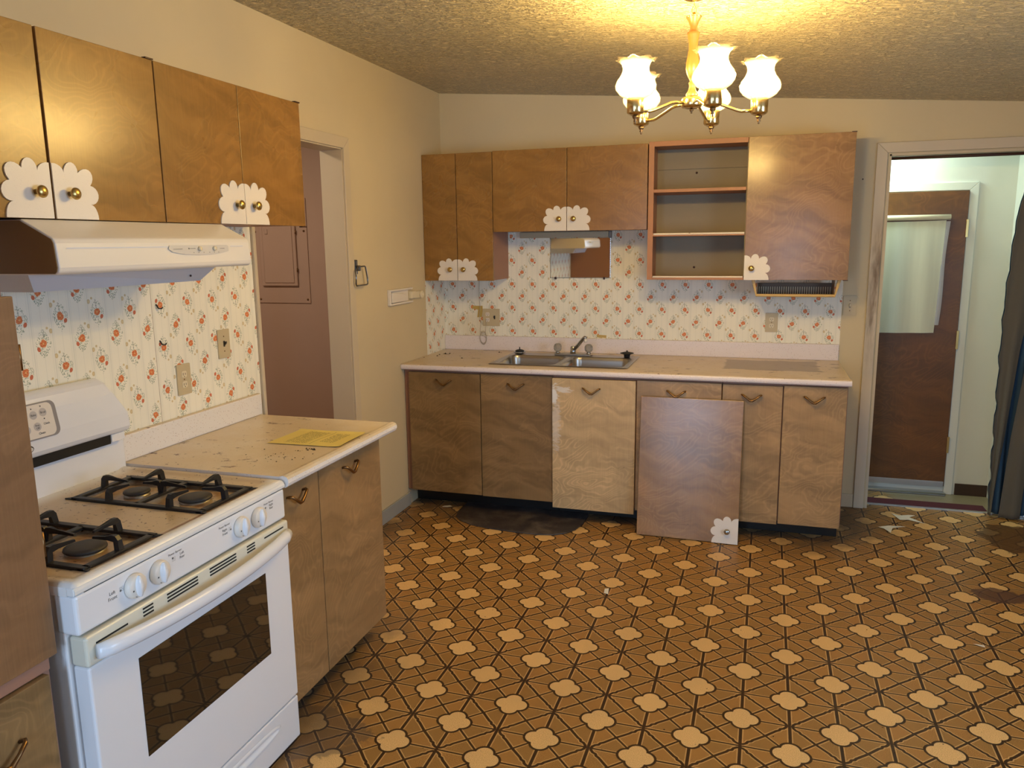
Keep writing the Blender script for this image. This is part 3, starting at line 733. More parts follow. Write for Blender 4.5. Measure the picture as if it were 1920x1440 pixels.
MB().box(0.003, 2.550, -0.020, -0.002, 0.915, 1.013, 0.003).build('backsplash', M_LAMP, t)

# --- left counter
CX = 0.672; LYA, LYB = -2.984, -2.196
t = thing('countertop', 'white speckled laminate countertop beside the range with food stains', 'countertop', (0.33, -2.6, 0.885))
mb = MB(); mb.box(0.003, CX-0.03, LYA, LYB, 0.886, 0.915)
prof = [(CX-0.031, 0.880), (CX-0.008, 0.880), (CX, 0.886), (CX+0.004, 0.896), (CX+0.003, 0.908), (CX-0.003, 0.915), (CX-0.014, 0.9185), (CX-0.031, 0.9155)]
mb.prism(prof, 'y', LYA, LYB); mb.build('worktop', M_LAMW, t)
MB().box(0.003, 0.028, LYA, -2.185, 0.915, 1.008, 0.006).build('backsplash', M_LAMW, t)
t = thing('base_cabinet', 'brown base cabinet with two doors beside the range', 'cabinet', (0.3, -2.6, 0))
MB().box(0.004, 0.600, LYA+0.002, -2.262, 0.10, 0.884).build('body', M_PINK, t)
MB().box(0.02, 0.52, LYA+0.002, -2.28, 0.002, 0.10).build('toe_kick', M_DARKKICK, t)
for d0, d1, hy in ((-2.982, -2.726, -2.873), (-2.722, -2.256, -2.510)):
    d = door_part(t, 'left', d0, d1, 0.092, 0.872, 0.622, M_WNEAR, 0.02); vpull(d, 'left', hy, 0.812, 0.622)

# --- tall pantry at the far left
t = thing('tall_cabinet', 'tall brown oven cabinet standing left of the range', 'cabinet', (0.3, -4.1, 0))
MB().box(0.003, 0.582, -4.80, -3.835, 0.06, 2.32).build('body', M_PINK, t)
MB().box(0.01, 0.53, -4.79, -3.85, 0.002, 0.06).build('toe_kick', M_DARKKICK, t)
MB().box(0.583, 0.603, -4.80, -3.832, 0.06, 2.32, 0.001).build('face_frame', M_PINK, t)
d = MB().box(0.604, 0.624, -4.35, -3.824, 0.755, 1.545, 0.002).build('door', M_WPANT, t)
for z in (1.41, 1.00): MB().tube([(0.616, -3.820, z-0.02), (0.616, -3.820, z+0.035)], 0.005, 8).build('hinge', M_BRONZE, d)
MB().box(0.6035, 0.612, -4.36, -3.836, 0.722, 0.752, 0.002).build('rail', M_PINK, t)
d = MB().box(0.604, 0.624, -4.35, -3.850, 0.10, 0.719, 0.002).build('door', M_WDK, t)
vpull(d, 'left', -3.985, 0.605, 0.624)

# ================================================================ gas range
R0, R1, RX = -3.800, -2.990, 0.663
t = thing('gas_range', 'white gas range with soiled cooktop and black glass oven window', 'range', (0.33, -3.395, 0))
MB().box(0.03, 0.618, R0+0.004, R1-0.004, 0.02, 0.880, 0.004).build('body', M_ENAM, t)
# cooktop with two recessed wells
def rr(x, y, cx, cy, hx, hy, r):
    qx = max(abs(x-cx)-hx+r, 0); qy = max(abs(y-cy)-hy+r, 0); return math.hypot(qx, qy)-r
def smooth(a, b, v): v = max(0, min(1, (v-a)/(b-a))); return v*v*(3-2*v)
WELLS = (-3.203, -3.607)
def cook(u, v):
    x = 0.045+u*(RX-0.045); y = R0+v*(R1-R0); z = 0.9045
    for cy in WELLS: z -= 0.020*smooth(0.012, -0.012, rr(x, y, 0.383, cy, 0.226, 0.108, 0.035))
    e = min(RX-x, y-R0, R1-y); z += 0.006*smooth(0.045, 0.02, e); z -= 0.010*smooth(0.012, 0.0, e)**2
    return (x, y, z)
mb = MB().grid(cook, 110, 140)
mb.prism([(RX, 0.8985), (RX+0.003, 0.893), (RX+0.003, 0.886), (RX-0.002, 0.882), (0.06, 0.882), (0.06, 0.886)], 'y', R0+0.0012, R1-0.0012)
mb.box(0.60, RX-0.021, R0+0.001, R1-0.001, 0.8818, 0.884, 0.0005); mb.box(RX-0.02, RX-0.0005, R0, R1, 0.882, 0.9005, 0.001); mb.box(0.06, RX-0.0202, R0, R0+0.003, 0.879, 0.9005); mb.box(0.06, RX-0.02, R1-0.003, R1, 0.876, 0.9005)
ck = mb.build('cooktop', M_COOK, t)
mb = MB().box(0.032, 0.048, R0, R1-0.002, 0.88, 1.005, 0.004); mb.build('backsplash_riser', M_ENAM, t)
# burners
BUR = [(0.285, -3.203, 0.034), (0.500, -3.203, 0.042), (0.285, -3.607, 0.034), (0.500, -3.607, 0.044)]
for bx, by, br in BUR:
    o = MB().lathe([(br+0.004, 0), (br+0.004, 0.010), (br, 0.017), (br-0.003, 0.018)], (bx, by, 0.8845), (0, 0, 1), 28).build('burner_base', M_ALU, ck)
    MB().lathe([(br*1.1, 0.017), (br*1.15, 0.019), (br*1.12, 0.024), (br*0.8, 0.0265), (0.0001, 0.027)], (bx, by, 0.8845), (0, 0, 1), 28).build('burner_cap', M_BURN, ck)
def grate(cy):
    mb = MB(); x0, x1, y0, y1 = 0.163, 0.607, cy-0.108, cy+0.108; zb = 0.903; xm = (x0+x1)/2-0.004; w_ = 0.010
    mb.box(x0-w_, x1+w_, y0-w_, y0+w_, zb, zb+0.009, 0.002); mb.box(x0-w_, x1+w_, y1-w_, y1+w_, zb, zb+0.009, 0.002)
    mb.box(x0-w_, x0+w_, y0, y1, zb, zb+0.009, 0.002); mb.box(x1-w_, x1+w_, y0, y1, zb, zb+0.009, 0.002); mb.box(xm-w_, xm+w_, y0, y1, zb, zb+0.009, 0.002)
    for sx, sy in ((x0, y0), (x0, y1), (x1, y0), (x1, y1)):
        ox = -0.030 if sx == x0 else 0.028; oy = -0.012 if sy == y0 else 0.012
        mb.prism([(sx-w_, sy-w_*(1 if sy == y1 else 1)), (sx+w_, sy-w_), (sx+ox, sy+oy), (sx+w_, sy+w_), (sx-w_, sy+w_)] if ox > 0 else [(sx-w_, sy-w_), (sx+w_, sy-w_), (sx+w_, sy+w_), (sx-w_, sy+w_), (sx+ox, sy+oy)], 'z', zb, zb+0.006)
    for bx in (0.285, 0.500):
        for sx, sy in ((x0 if bx < 0.4 else xm, cy), (xm if bx < 0.4 else x1, cy), (bx, y0), (bx, y1)):
            dx, dy = bx-sx, cy-sy; L_ = math.hypot(dx, dy); ux, uy = dx/L_, dy/L_; px, py = -uy, ux
            prof = [(-0.008, 0.0), (-0.004, 0.030), (0.004, 0.040), (0.016, 0.041), (0.034, 0.036), (L_-0.030, 0.031), (L_-0.028, 0.025), (0.030, 0.026), (0.012, 0.024), (0.008, 0.0)]
            hw = [0.008, 0.0065, 0.006, 0.005, 0.004, 0.003, 0.003, 0.004, 0.005, 0.008]; n = len(prof)
            for sg_ in (-1, 1): pass
            vs = [(sx+ux*a+px*h, sy+uy*a+py*h, zb+0.004+z_) for (a, z_), h in zip(prof, hw)]+[(sx+ux*a-px*h, sy+uy*a-py*h, zb+0.004+z_) for (a, z_), h in zip(prof, hw)]
            k = n-1; fs = []
            for i in range(4): fs += [(i, i+1, k-i-1, k-i), (n+k-i, n+k-i-1, n+i+1, n+i)]
            fs += [(i, n+i, n+(i+1) % n, (i+1) % n) for i in range(n)]
            mb.add(vs, fs)
    return mb
for cy in WELLS: grate(cy).build('burner_grate', M_IRON, ck)
# control panel with four knobs
cp = MB().box(0.60, RX, R0+0.001, R1-0.002, 0.785, 0.8812, 0.008, 3).build('control_panel', M_ENAM, t)
MB().box(0.645, RX-0.003, R0+0.030, R1-0.008, 0.8785, 0.8822).build('seam', M_BLACK, t)
ML = face_M('left', 0, 0, RX+0.0006)
for ky in (-3.632, -3.550, -3.220, -3.138):
    k = MB().lathe([(0.029, 0), (0.031, 0.003), (0.031, 0.008), (0.0285, 0.014), (0.026, 0.0165), (0.0001, 0.017)], (RX+0.0003, ky, 0.836), (1, 0, 0), 32)
    kn = k.build('knob', M_WPLAS, cp)
    mb = MB(); n = 12; vs = []; 
    # raised grip: pointed oval ridge
    for i in range(n+1):
        s = -1+2*i/n; w_ = 0.0105*max(0.0, 1-s*s)**0.6+0.0006
        for q, h in ((-1, 0), (-0.55, 0.011), (0.55, 0.011), (1, 0)): vs.append((RX+0.0165+h*(1-0.4*abs(s)), ky+q*w_, 0.836+s*0.027))
    mb.add(vs, [(i*4+j, i*4+j+1, i*4+j+5, i*4+j+4) for i in range(n) for j in range(3)], True); mb.build('knob_grip', M_ENAM, kn)
    Mk = face_M('left', ky, 0.836, RX+0.0176)
    pm = MB(); disc(pm, Mk, -0.018, -0.006, 0.0022, 8)
    pm.add([Mk @ Vector(p) for p in ((-0.013, -0.021, 0), (-0.008, -0.0235, 0), (-0.0085, -0.0245, 0), (-0.0138, -0.0222, 0))], [(0, 1, 2, 3)])
    pm.build('knob_mark', M_DARKPR, kn)
prt = MB()
letters([('Left', -3.697, 0.845, 0.012), ('Front', -3.697, 0.832, 0.012), ('Power Burner', -3.486, 0.862, 0.0085), ('Left', -3.462, 0.852, 0.010), ('Rear', -3.462, 0.842, 0.010),
               ('Power Burner', -3.288, 0.862, 0.0085), ('Right', -3.288, 0.850, 0.010), ('Front', -3.288, 0.839, 0.010), ('Power Burner', -3.078, 0.862, 0.0085), ('Right', -3.066, 0.852, 0.010), ('Rear', -3.066, 0.842, 0.010)], ML, M_PRINT, cp)
for (cx_, cz_, q) in ((-3.672, 0.840, (-1, -1)), (-3.496, 0.850, (-1, 1)), (-3.262, 0.843, (1, -1)), (-3.094, 0.850, (1, 1))):
    prt = MB(); disc(prt, ML, cx_, cz_, 0.0028, 10)
    for i, j in ((-1, -1), (1, -1), (-1, 1), (1, 1)):
        if (i, j) != q: disc(prt, ML, cx_+(i-q[0])*0.0032, cz_+(j-q[1])*0.0032, 0.0027, 12, 0.0023)
    prt.build('burner_symbol', M_PRINT, cp)
# oven door
DT, DB = 0.778, 0.172
od = MB().box(0.622, 0.668, R0+0.012, R1-0.004, DB, 0.704, 0.006, 3).build('oven_door', M_ENAM, t)
tp = MB().box(0.622, 0.670, R0+0.010, R1-0.002, 0.705, DT, 0.007, 3).build('door_vent_trim', M_CREAM, od)
sl = MB()
for (a, b_, rows) in ((-3.763, -3.668, (0.755,)), (-3.618, -3.584, (0.768, 0.759, 0.750)), (-3.535, -3.420, (0.768, 0.759, 0.750)), (-3.371, -3.257, (0.768, 0.759, 0.750)), (-3.206, -3.168, (0.768, 0.759, 0.750)), (-3.120, -3.021, (0.763,))):
    for z in rows: MB().box(0.6695, 0.6712, a, b_, z-0.0020, z+0.0020).build('vent_slot', M_BLACK, tp)
hp = []
for i in range(25):
    s = i/24; y = R0+0.030+s*(R1-R0-0.050); b = math.sin(PI*s)
    hp.append((0.680+0.036*b**0.6, y, 0.738-0.010*b))
MB().tube(hp, [0.014]+[0.0165]*23+[0.014], 12, True, 1.25).build('handle', M_ENAM, od)
gw = MB().box(0.6675, 0.6690, -3.645, -3.125, 0.385, 0.652, 0.0005).build('oven_window', M_OVGL, od)
# drawer
dr = MB(); dr.box(0.622, 0.666, R0+0.012, R1-0.004, 0.018, 0.166, 0.006, 3); dw = dr.build('drawer', M_ENAM, t)
pp = []
for i in range(24):
    a = 2*PI*i/24; pp.append((-3.40+0.30*math.copysign(abs(math.cos(a))**0.5, math.cos(a)), 0.118+0.022*math.copysign(abs(math.sin(a))**0.8, math.sin(a))))
mb = MB(); n = len(pp)
mb.add([(0.6668, a, b) for a, b in pp]+[(0.6715, -3.40+(a+3.40)*0.97, 0.118+(b-0.118)*0.75) for a, b in pp]+[(0.6675, -3.40+(a+3.40)*0.94, 0.118+(b-0.118)*0.5-0.003) for a, b in pp],
       [(i, (i+1) % n, n+(i+1) % n, n+i) for i in range(n)]+[(n+i, n+(i+1) % n, 2*n+(i+1) % n, 2*n+i) for i in range(n)]+[[2*n+i for i in range(n)]], True)
mb.build('drawer_pull', M_ENAM, dw)
# backguard
bx = [(0.020, 1.040), (0.076, 1.036), (0.086, 1.055), (0.084, 1.10), (0.072, 1.17), (0.060, 1.205), (0.045, 1.222), (0.020, 1.226)]
def bgslice(x, z, side):                       # the ends lean inwards towards the top
    k = smooth(1.04, 1.23, z); return (R0+0.022+k*0.045) if side < 0 else (R1-0.000-k*k*0.075)
mb = MB(); n = len(bx)
mb.add([(x, bgslice(x, z, -1), z) for x, z in bx]+[(x, bgslice(x, z, 1), z) for x, z in bx],
       [list(range(n)), list(range(2*n-1, n-1, -1))]+[(i, n+i, n+(i+1) % n, (i+1) % n) for i in range(n)])
bg = mb.build('backguard', M_ENAM, t)
bv = bg.modifiers.new('bevel', 'BEVEL'); bv.width = 0.010; bv.segments = 3; bv.limit_method = 'ANGLE'; bv.angle_limit = 0.6
for p in bg.data.polygons: p.use_smooth = False
MB().box(0.050, 0.066, R0+0.03, -3.065, 1.006, 1.040).build('backguard_gap', M_BLACK, t)
MB().box(0.050, 0.070, -3.064, -3.008, 1.010, 1.036, 0.002).build('backguard_foot', M_ENAM, t)
# display panel and badge on the sloping face
sl_a = math.atan2(0.012, 0.070)
def MD(y, z, off):                             # local x along +y, local y up the face, z outward
    x = 0.084+(1.10-z)*(0.012/0.07)
    uy = Vector((-math.sin(sl_a), 0, math.cos(sl_a))); nz = Vector((math.cos(sl_a), 0, math.sin(sl_a)))
    o = Vector((x, y, z))+nz*off
    return Matrix(((0, uy.x, nz.x, o.x), (1, uy.y, nz.y, o.y), (0, uy.z, nz.z, o.z), (0, 0, 0, 1)))
def rrect(M, w_, h_, r, th, mb=None):
    mb = mb or MB(); pts = []
    for cx_, cy_, a0 in ((w_/2-r, h_/2-r, 0), (-w_/2+r, h_/2-r, 90), (-w_/2+r, -h_/2+r, 180), (w_/2-r, -h_/2+r, 270)):
        for k in range(5): a = math.radians(a0+k*22.5); pts.append((cx_+r*math.cos(a), cy_+r*math.sin(a)))
    n = len(pts)
    mb.add([M @ Vector((a, b, -0.001)) for a, b in pts]+[M @ Vector((a, b, th)) for a, b in pts], [list(range(n, 2*n))]+[(i, (i+1) % n, n+(i+1) % n, n+i) for i in range(n)])
    return mb
rrect(MD(-3.412, 1.143, 0.0012), 0.290, 0.106, 0.020, 0.0015).build('display_shadow_rim', plain('grey_rim', (0.28, 0.26, 0.26), 0.5), bg)
dp = rrect(MD(-3.422, 1.143, 0.0012), 0.282, 0.098, 0.018, 0.003).build('display_panel', M_WPLAS, bg)
Mp = MD(-3.422, 1.143, 0.0046)
M_BTN = plain('grey_buttons', (0.50, 0.47, 0.46), 0.5)
for x, y in ((0.040, 0.016), (0.075, 0.019), (0.108, 0.022), (0.044, -0.020), (0.080, -0.016), (-0.02, 0.016), (-0.055, 0.016), (-0.02, -0.02), (-0.055, -0.02), (-0.09, 0.0)): disc(MB(), Mp, x, y, 0.0125, 20).build('button', M_BTN, dp)
Mp2 = MD(-3.422, 1.143, 0.0050)
tb = MB()
letters([('Bake', 0.075, 0.019, 0.009), ('Broil', 0.108, 0.022, 0.009), ('Stop', 0.080, -0.012, 0.008), ('Off', 0.080, -0.021, 0.008), ('Clock', 0.112, -0.012, 0.009), ('Oven', 0.090, -0.037, 0.010), ('A', 0.040, 0.016, 0.010), ('V', 0.044, -0.020, 0.010)], Mp2, M_DARKPR, dp)
for x, y in ((0.072, 0.038), (0.104, 0.041), (0.108, 0.003)): disc(tb, Mp2, x, y, 0.002, 8)
tb.build('indicator_dots', M_DARKPR, dp)
Ml = MD(-3.402, 1.070, 0.0016)
lg = MB(); vs = []
for k in range(32):                            # oval ring, thick on top
    a = 2*PI*k/32; th = 0.0022+0.0042*max(0, math.sin(a+0.3))
    vs += [Ml @ Vector((0.034*math.cos(a), 0.0135*math.sin(a), 0)), Ml @ Vector(((0.034-th*0.7)*math.cos(a), (0.0135-th)*math.sin(a), 0))]
lg.add(vs, [(2*k, (2*k+2) % 64, (2*k+3) % 64, 2*k+1) for k in range(32)])
tl = text_mb([('y', 0.017, -0.001, 0.018)], Ml); lg.add(tl.v, tl.f); lg.build('badge', M_DARKPR, bg)

# ================================================================ range hood
H0, H1 = -3.505, -2.722
t = thing('range_hood', 'white range hood under the wall cabinets above the range', 'range hood', (0.2, -3.11, 1.52))
prof = [(0.004, 1.7135), (0.302, 1.7135), (0.384, 1.672), (0.398, 1.664), (0.404, 1.652), (0.409, 1.592), (0.406, 1.580), (0.396, 1.574), (0.004, 1.574)]
mb = MB().prism(prof, 'y', H0, H1); hb = mb.build('shell', M_HOODW, t)
bv = hb.modifiers.new('bevel', 'BEVEL'); bv.width = 0.004; bv.segments = 2; bv.limit_method = 'ANGLE'; bv.angle_limit = 0.5
MB().prism([(p[0]-0.001 if p[0] > 0.3 else p[0], p[1]) for p in [(0.010, 1.710), (0.298, 1.710), (0.382, 1.669), (0.396, 1.662), (0.401, 1.652), (0.405, 1.592), (0.402, 1.582), (0.396, 1.577), (0.010, 1.577)]], 'y', H0-0.0022, H0).build('end_sheet', plain('brown_end', (0.24, 0.135, 0.038), 0.45), t)  # thin brown sheet over the left end of the white shell
mb = MB(); x0, x1 = 0.03, 0.270
mb.add([(x0, H0+0.03, 1.574), (x1, H0+0.03, 1.574), (x1+0.03, H1-0.045, 1.574), (x0, H1-0.03, 1.574), (x0, H0+0.06, 1.526), (x1-0.02, H0+0.06, 1.526), (x1-0.01, H1-0.085, 1.526), (x0, H1-0.06, 1.526)],
       [(3, 2, 1, 0), (4, 5, 6, 7), (0, 1, 5, 4), (1, 2, 6, 5), (2, 3, 7, 6), (3, 0, 4, 7)])
fb = mb.build('filter_housing', plain('hood_underside', (0.60, 0.61, 0.66), 0.35), t)
MB().lathe([(0.004, 0), (0.003, 0.002), (0.0001, 0.003)], (0.275, -2.87, 1.545), (1, 0, 0), 10).build('screw', M_EDGE, fb)
sa = math.atan2(0.005, 0.06)
Mh = Matrix(((0, -0.083, 1, 0.4072), (1, 0, 0, 0), (0, 1, 0.083, 1.63), (0, 0, 0, 1)))
for a, b_ in ((H0+0.03, -3.115), (-2.828, -2.762)): MB().add([Mh @ Vector(p) for p in ((a, 0.0085, 0), (b_, 0.0085, 0), (b_, 0.0115, 0.001), (a, 0.0115, 0.001))], [(0, 1, 2, 3)]).build('moulded_line', M_ENAM, hb)
pts = [(-3.110, 0.014), (-2.848, 0.014), (-2.840, 0.010), (-2.842, -0.006), (-2.90, -0.013), (-2.98, -0.016), (-3.05, -0.013), (-3.10, -0.006), (-3.116, 0.004)]
n = len(pts); mb = MB(); mb.add([Mh @ Vector((a, b, 0)) for a, b in pts]+[Mh @ Vector((a, b, 0.002)) for a, b in pts], [list(range(n))[::-1], list(range(n, 2*n))]+[(i, (i+1) % n, n+(i+1) % n, n+i) for i in range(n)])
cpn = mb.build('control_plate', plain('grey_white_plate', (0.62, 0.60, 0.58), 0.35), hb)
for y in (-2.982, -2.912):
    mb = MB(); mb.lathe([(0.0075, 0), (0.0070, 0.006), (0.0001, 0.0065)], Mh @ Vector((y, 0.003, 0.002)), (1, 0, 0.08), 16); mb.build('rocker_switch', M_IVORY2, cpn)
Mh2 = Mh @ Matrix.Translation((0, 0, 0.0028)); mb = MB()
for y in (-3.010, -2.987, -2.964, -2.937, -2.914, -2.893): disc(mb, Mh2, y, -0.0085, 0.0016, 6)
disc(mb, Mh2, -3.030, 0.004, 0.0026, 8)
for a, b_, z in ((-3.098, -3.058, 0.003), (-3.026, -3.000, 0.004), (-2.885, -2.862, 0.003)): mb.add([Mh2 @ Vector(p) for p in ((a, z-0.0006, 0), (b_, z-0.0006, 0), (b_, z+0.0008, 0), (a, z+0.0004, 0))], [(0, 1, 2, 3)])
mb.build('printing', M_PRINT, cpn)

# ================================================================ chandelier
CC = Vector((1.823, -2.100, 2.116))
t = thing('chandelier', 'brass chandelier with five lit ruffled glass shades and a turned wooden stem', 'chandelier', CC)
MB().lathe([(0.0001, -0.018), (0.020, -0.018), (0.034, -0.014), (0.037, -0.008), (0.037, 0.010), (0.033, 0.018), (0.016, 0.022)], CC, n=32).build('hub', M_BRASSB, t)
MB().lathe([(0.0001, -0.036), (0.004, -0.034), (0.0025, -0.030), (0.007, -0.026), (0.007, -0.022), (0.004, -0.018)], CC, n=16).build('finial', M_BRONZE, t)
sp = [(0.020, 0.022), (0.021, 0.030), (0.014, 0.040), (0.010, 0.055), (0.012, 0.068), (0.008, 0.074), (0.012, 0.082), (0.019, 0.096), (0.023, 0.115), (0.022, 0.135), (0.018, 0.158), (0.0145, 0.180), (0.016, 0.205), (0.020, 0.226), (0.0215, 0.233), (0.017, 0.236), (0.012, 0.246), (0.012, 0.254), (0.018, 0.270), (0.024, 0.280), (0.026, 0.283)]
MB().lathe(sp, CC, n=32, mod=lambda i, a, r, z: (r*(1+0.035*math.cos(12*a)), z)).build('stem', M_TURNED, t)
MB().lathe([(0.0001, 0.2845), (0.026, 0.2835), (0.027, 0.2865), (0.006, 0.290), (0.004, 0.300), (0.0001, 0.301)], CC, n=24).build('stem_cap', M_BRASSB, t)
czc = cz(CC.x)
MB().lathe([(0.0001, -0.022), (0.012, -0.022), (0.030, -0.018), (0.052, -0.006), (0.058, 0.002)], (CC.x, CC.y, czc-0.003), n=32).build('ceiling_canopy', M_BRASSB, t)
ch = MB(); zc = CC.z+0.306; i = 0
while zc < czc-0.016:
    a = 0 if i % 2 == 0 else PI/2; pts = []
    for k in range(14):
        q = 2*PI*k/14; pts.append((CC.x+math.cos(a)*0.0075*math.cos(q), CC.y+math.sin(a)*0.0075*math.cos(q), zc+0.013*math.sin(q)))
    ch.tube(pts, 0.0016, 6, closed=True); zc += 0.0195; i += 1
ch.build('chain', M_BRASSB, t)
base_a = math.atan2(-5.045-CC.y, 2.076-CC.x); RA = 0.229
for i in range(5):
    a = base_a+math.radians(17+72*i); d = Vector((math.cos(a), math.sin(a), 0)); c = CC+d*RA
    arm = MB().tube([CC+d*0.030, CC+d*0.068+Vector((0, 0, -0.001)), CC+d*0.085+Vector((0, 0, -0.004)), CC+d*0.155+Vector((0, 0, -0.032)), CC+d*0.170+Vector((0, 0, -0.036)), CC+d*0.205+Vector((0, 0, -0.036))], 0.0055, 10)
    am = arm.build('arm', M_BRASSB, t)
    MB().lathe([(0.0001, -0.052), (0.016, -0.052), (0.026, -0.047), (0.029, -0.043), (0.029, 0.004), (0.027, 0.006), (0.024, 0.004), (0.024, -0.040), (0.0001, -0.040)], c, n=24).build('cup', M_BRASSB, am)
    MB().lathe([(0.0001, -0.082), (0.004, -0.079), (0.002, -0.075), (0.007, -0.071), (0.004, -0.067), (0.009, -0.061), (0.011, -0.055), (0.006, -0.052)], c, n=14).build('finial', M_BRONZE, am)
    pr = [(0.022, -0.002), (0.036, 0.004), (0.055, 0.016), (0.067, 0.032), (0.069, 0.045), (0.064, 0.060), (0.052, 0.076), (0.045, 0.090), (0.044, 0.102), (0.048, 0.115), (0.056, 0.124), (0.064, 0.128), (0.067, 0.127)]
    def mod(j, th, r, z, N=len(pr)):
        k = max(0, (j-(N-4))/3.0); w_ = 1+0.07*k*math.cos(8*th); rib = 1+0.012*math.cos(24*th+j*0.5)*(1-k)
        return r*w_*rib, z+0.0045*k*k*math.cos(8*th)
    sh = MB().lathe(pr, c, n=72, mod=mod).build('glass_shade', M_SHADE, am)
    bl = MB().lathe([(0.010, 0.0), (0.014, 0.018), (0.023, 0.036), (0.026, 0.050), (0.022, 0.066), (0.010, 0.076), (0.0001, 0.078)], c, n=20).build('bulb', M_BULB, am)
    l = bpy.data.lights.new('bulb_light', 'POINT'); l.energy = LAMP_W; l.color = LAMP_C; l.shadow_soft_size = 0.028
    lo = bpy.data.objects.new('bulb_light', l); COL.objects.link(lo); lo.location = c+Vector((0, 0, 0.055))-CC; lo.parent = t
    bl.visible_shadow = True
    lo.location = c+Vector((0, 0, 0.088))-CC

# ================================================================ sink, faucet and small things
t = thing('kitchen_sink', 'double bowl stainless steel sink set in the pinkish counter', 'sink', ((SX0+SX1)/2, (SY0+SY1)/2, 0.75))
BOW = [(0.556, 0.925), (0.962, 1.338)]; BY0, BY1 = -0.596, -0.222
def sinkz(u, v):
    x = SX0+u*(SX1-SX0); y = SY0+v*(SY1-SY0)
    e = min(x-SX0, SX1-x, y-SY0, SY1-y); z = 0.9175+0.0035*smooth(0.0, 0.008, e)-0.002*smooth(0.006, 0.02, e)
    for a, b in BOW:
        dd = rr(x, y, (a+b)/2, (BY0+BY1)/2, (b-a)/2, (BY1-BY0)/2, 0.06)
        z -= 0.145*smooth(0.004, -0.022, dd)
        z -= 0.012*smooth(0.0, -0.15, dd)
    return (x, y, z)
MB().grid(sinkz, 200, 120).build('basin', M_STEEL, t)
for a, b in BOW: MB().lathe([(0.040, 0.0), (0.042, 0.003), (0.036, 0.004), (0.030, 0.001), (0.0001, 0.0005)], ((a+b)/2, (BY0+BY1)/2, 0.768), n=24).build('drain', M_CHROME, t)
t = thing('faucet', 'chrome faucet with swivel spout and two clear acrylic knobs behind the sink', 'faucet', (0.95, -0.165, 0.919))
fb = MB(); fb.prism([(0.835, -0.195), (1.065, -0.195), (1.078, -0.165), (1.065, -0.137), (0.835, -0.137), (0.822, -0.165)], 'z', 0.919, 0.932, 0.003); fb.build('base_plate', M_STEEL, t)
MB().lathe([(0.020, 0), (0.019, 0.018), (0.017, 0.024), (0.017, 0.044), (0.013, 0.048), (0.0001, 0.049)], (0.950, -0.165, 0.931), n=24).build('spout_base', M_CHROME, t)
MB().tube([(0.955, -0.172, 0.958), (0.970, -0.195, 0.968), (1.000, -0.222, 1.000), (1.035, -0.252, 1.040), (1.046, -0.262, 1.048), (1.056, -0.270, 1.046)], [0.011, 0.012, 0.0115, 0.011, 0.011, 0.010], 12).build('spout', M_CHROME, t)
ae = MB().lathe([(0.0095, 0), (0.0105, -0.012), (0.0105, -0.020), (0.008, -0.024)], (1.054, -0.268, 1.042), n=16).build('aerator', M_WPLAS, t)
for kx in (0.848, 1.052):
    MB().lathe([(0.016, 0), (0.014, 0.010), (0.010, 0.014)], (kx, -0.165, 0.931), n=20).build('knob_collar', M_CHROME, t)
    MB().lathe([(0.010, 0.012), (0.020, 0.016), (0.026, 0.028), (0.026, 0.046), (0.020, 0.058), (0.010, 0.063), (0.0001, 0.064)], (kx, -0.165, 0.931), n=16, smooth=False).build('knob', M_CRYST, t)
def strainer(x, y, lab, up):
    t = thing('sink_strainer', lab, 'sink strainer', (x, y, 0.9195), 'sink strainers')
    if up:
        MB().lathe([(0.016, 0), (0.034, 0.004), (0.040, 0.011), (0.041, 0.014), (0.034, 0.013), (0.014, 0.008)], (x, y, 0.9197), n=24).build('basket', M_CHROME, t)
        MB().lathe([(0.030, 0.014), (0.029, 0.022), (0.020, 0.027), (0.006, 0.029), (0.0035, 0.031), (0.0035, 0.044), (0.0001, 0.045)], (x, y, 0.9197), n=24).build('stopper', M_RUBBER, t)
    else:
        MB().lathe([(0.018, 0), (0.020, 0.012), (0.022, 0.018), (0.042, 0.024), (0.043, 0.027), (0.020, 0.033), (0.005, 0.034), (0.005, 0.042), (0.0001, 0.043)], (x, y, 0.9197), n=24).build('stopper', M_RUBBER, t)
strainer(0.592, -0.172, 'black rubber stopper in a chrome basket at the left corner of the sink', True)
strainer(1.300, -0.176, 'flat black rubber sink stopper at the right corner of the sink', False)

# --- electrical plates
def duplex(parent, M, x, y, mat=M_IVORY2, gap=0.0195, r=0.0145):
    for s in (-1, 1):
        f = MB(); n = 20; pts = [(x+max(-r*0.92, min(r*0.92, r*1.15*math.cos(2*PI*k/n))), y+s*gap+max(-r*0.85, min(r*0.85, r*math.sin(2*PI*k/n)))) for k in range(n)]
        f.add([M @ Vector((a, b, 0.004)) for a, b in pts]+[M @ Vector((a, b, 0.0065)) for a, b in pts], [list(range(n, 2*n))]+[(i, (i+1) % n, n+(i+1) % n, n+i) for i in range(n)])
        so = f.build('socket', mat, parent)
        h = MB()
        for (a, hh) in ((-0.0055, 0.0048), (0.0055, 0.0040)): h.add([M @ Vector((x+a+p*0.0012, y+s*gap+0.001+q*hh, 0.0068)) for p, q in ((-1, -1), (1, -1), (1, 1), (-1, 1))], [(0, 1, 2, 3)])
        disc(h, M @ Matrix.Translation((0, 0, 0.0068)), x, y+s*gap-0.0085, 0.0022, 8); h.build('slots', M_DARKPR, so)
def plate(name, label, cat, face, a, z, w_=0.073, h_=0.117, group='cover plates on the walls'):
    M = face_M(face, a, z, 0.0016 if face == 'left' else -0.0016)
    t = thing(name, label, cat, M.translation, group)
    rrect(M, w_, h_, 0.003, 0.005).build('cover_plate', M_IVORY, t)
    return t, M
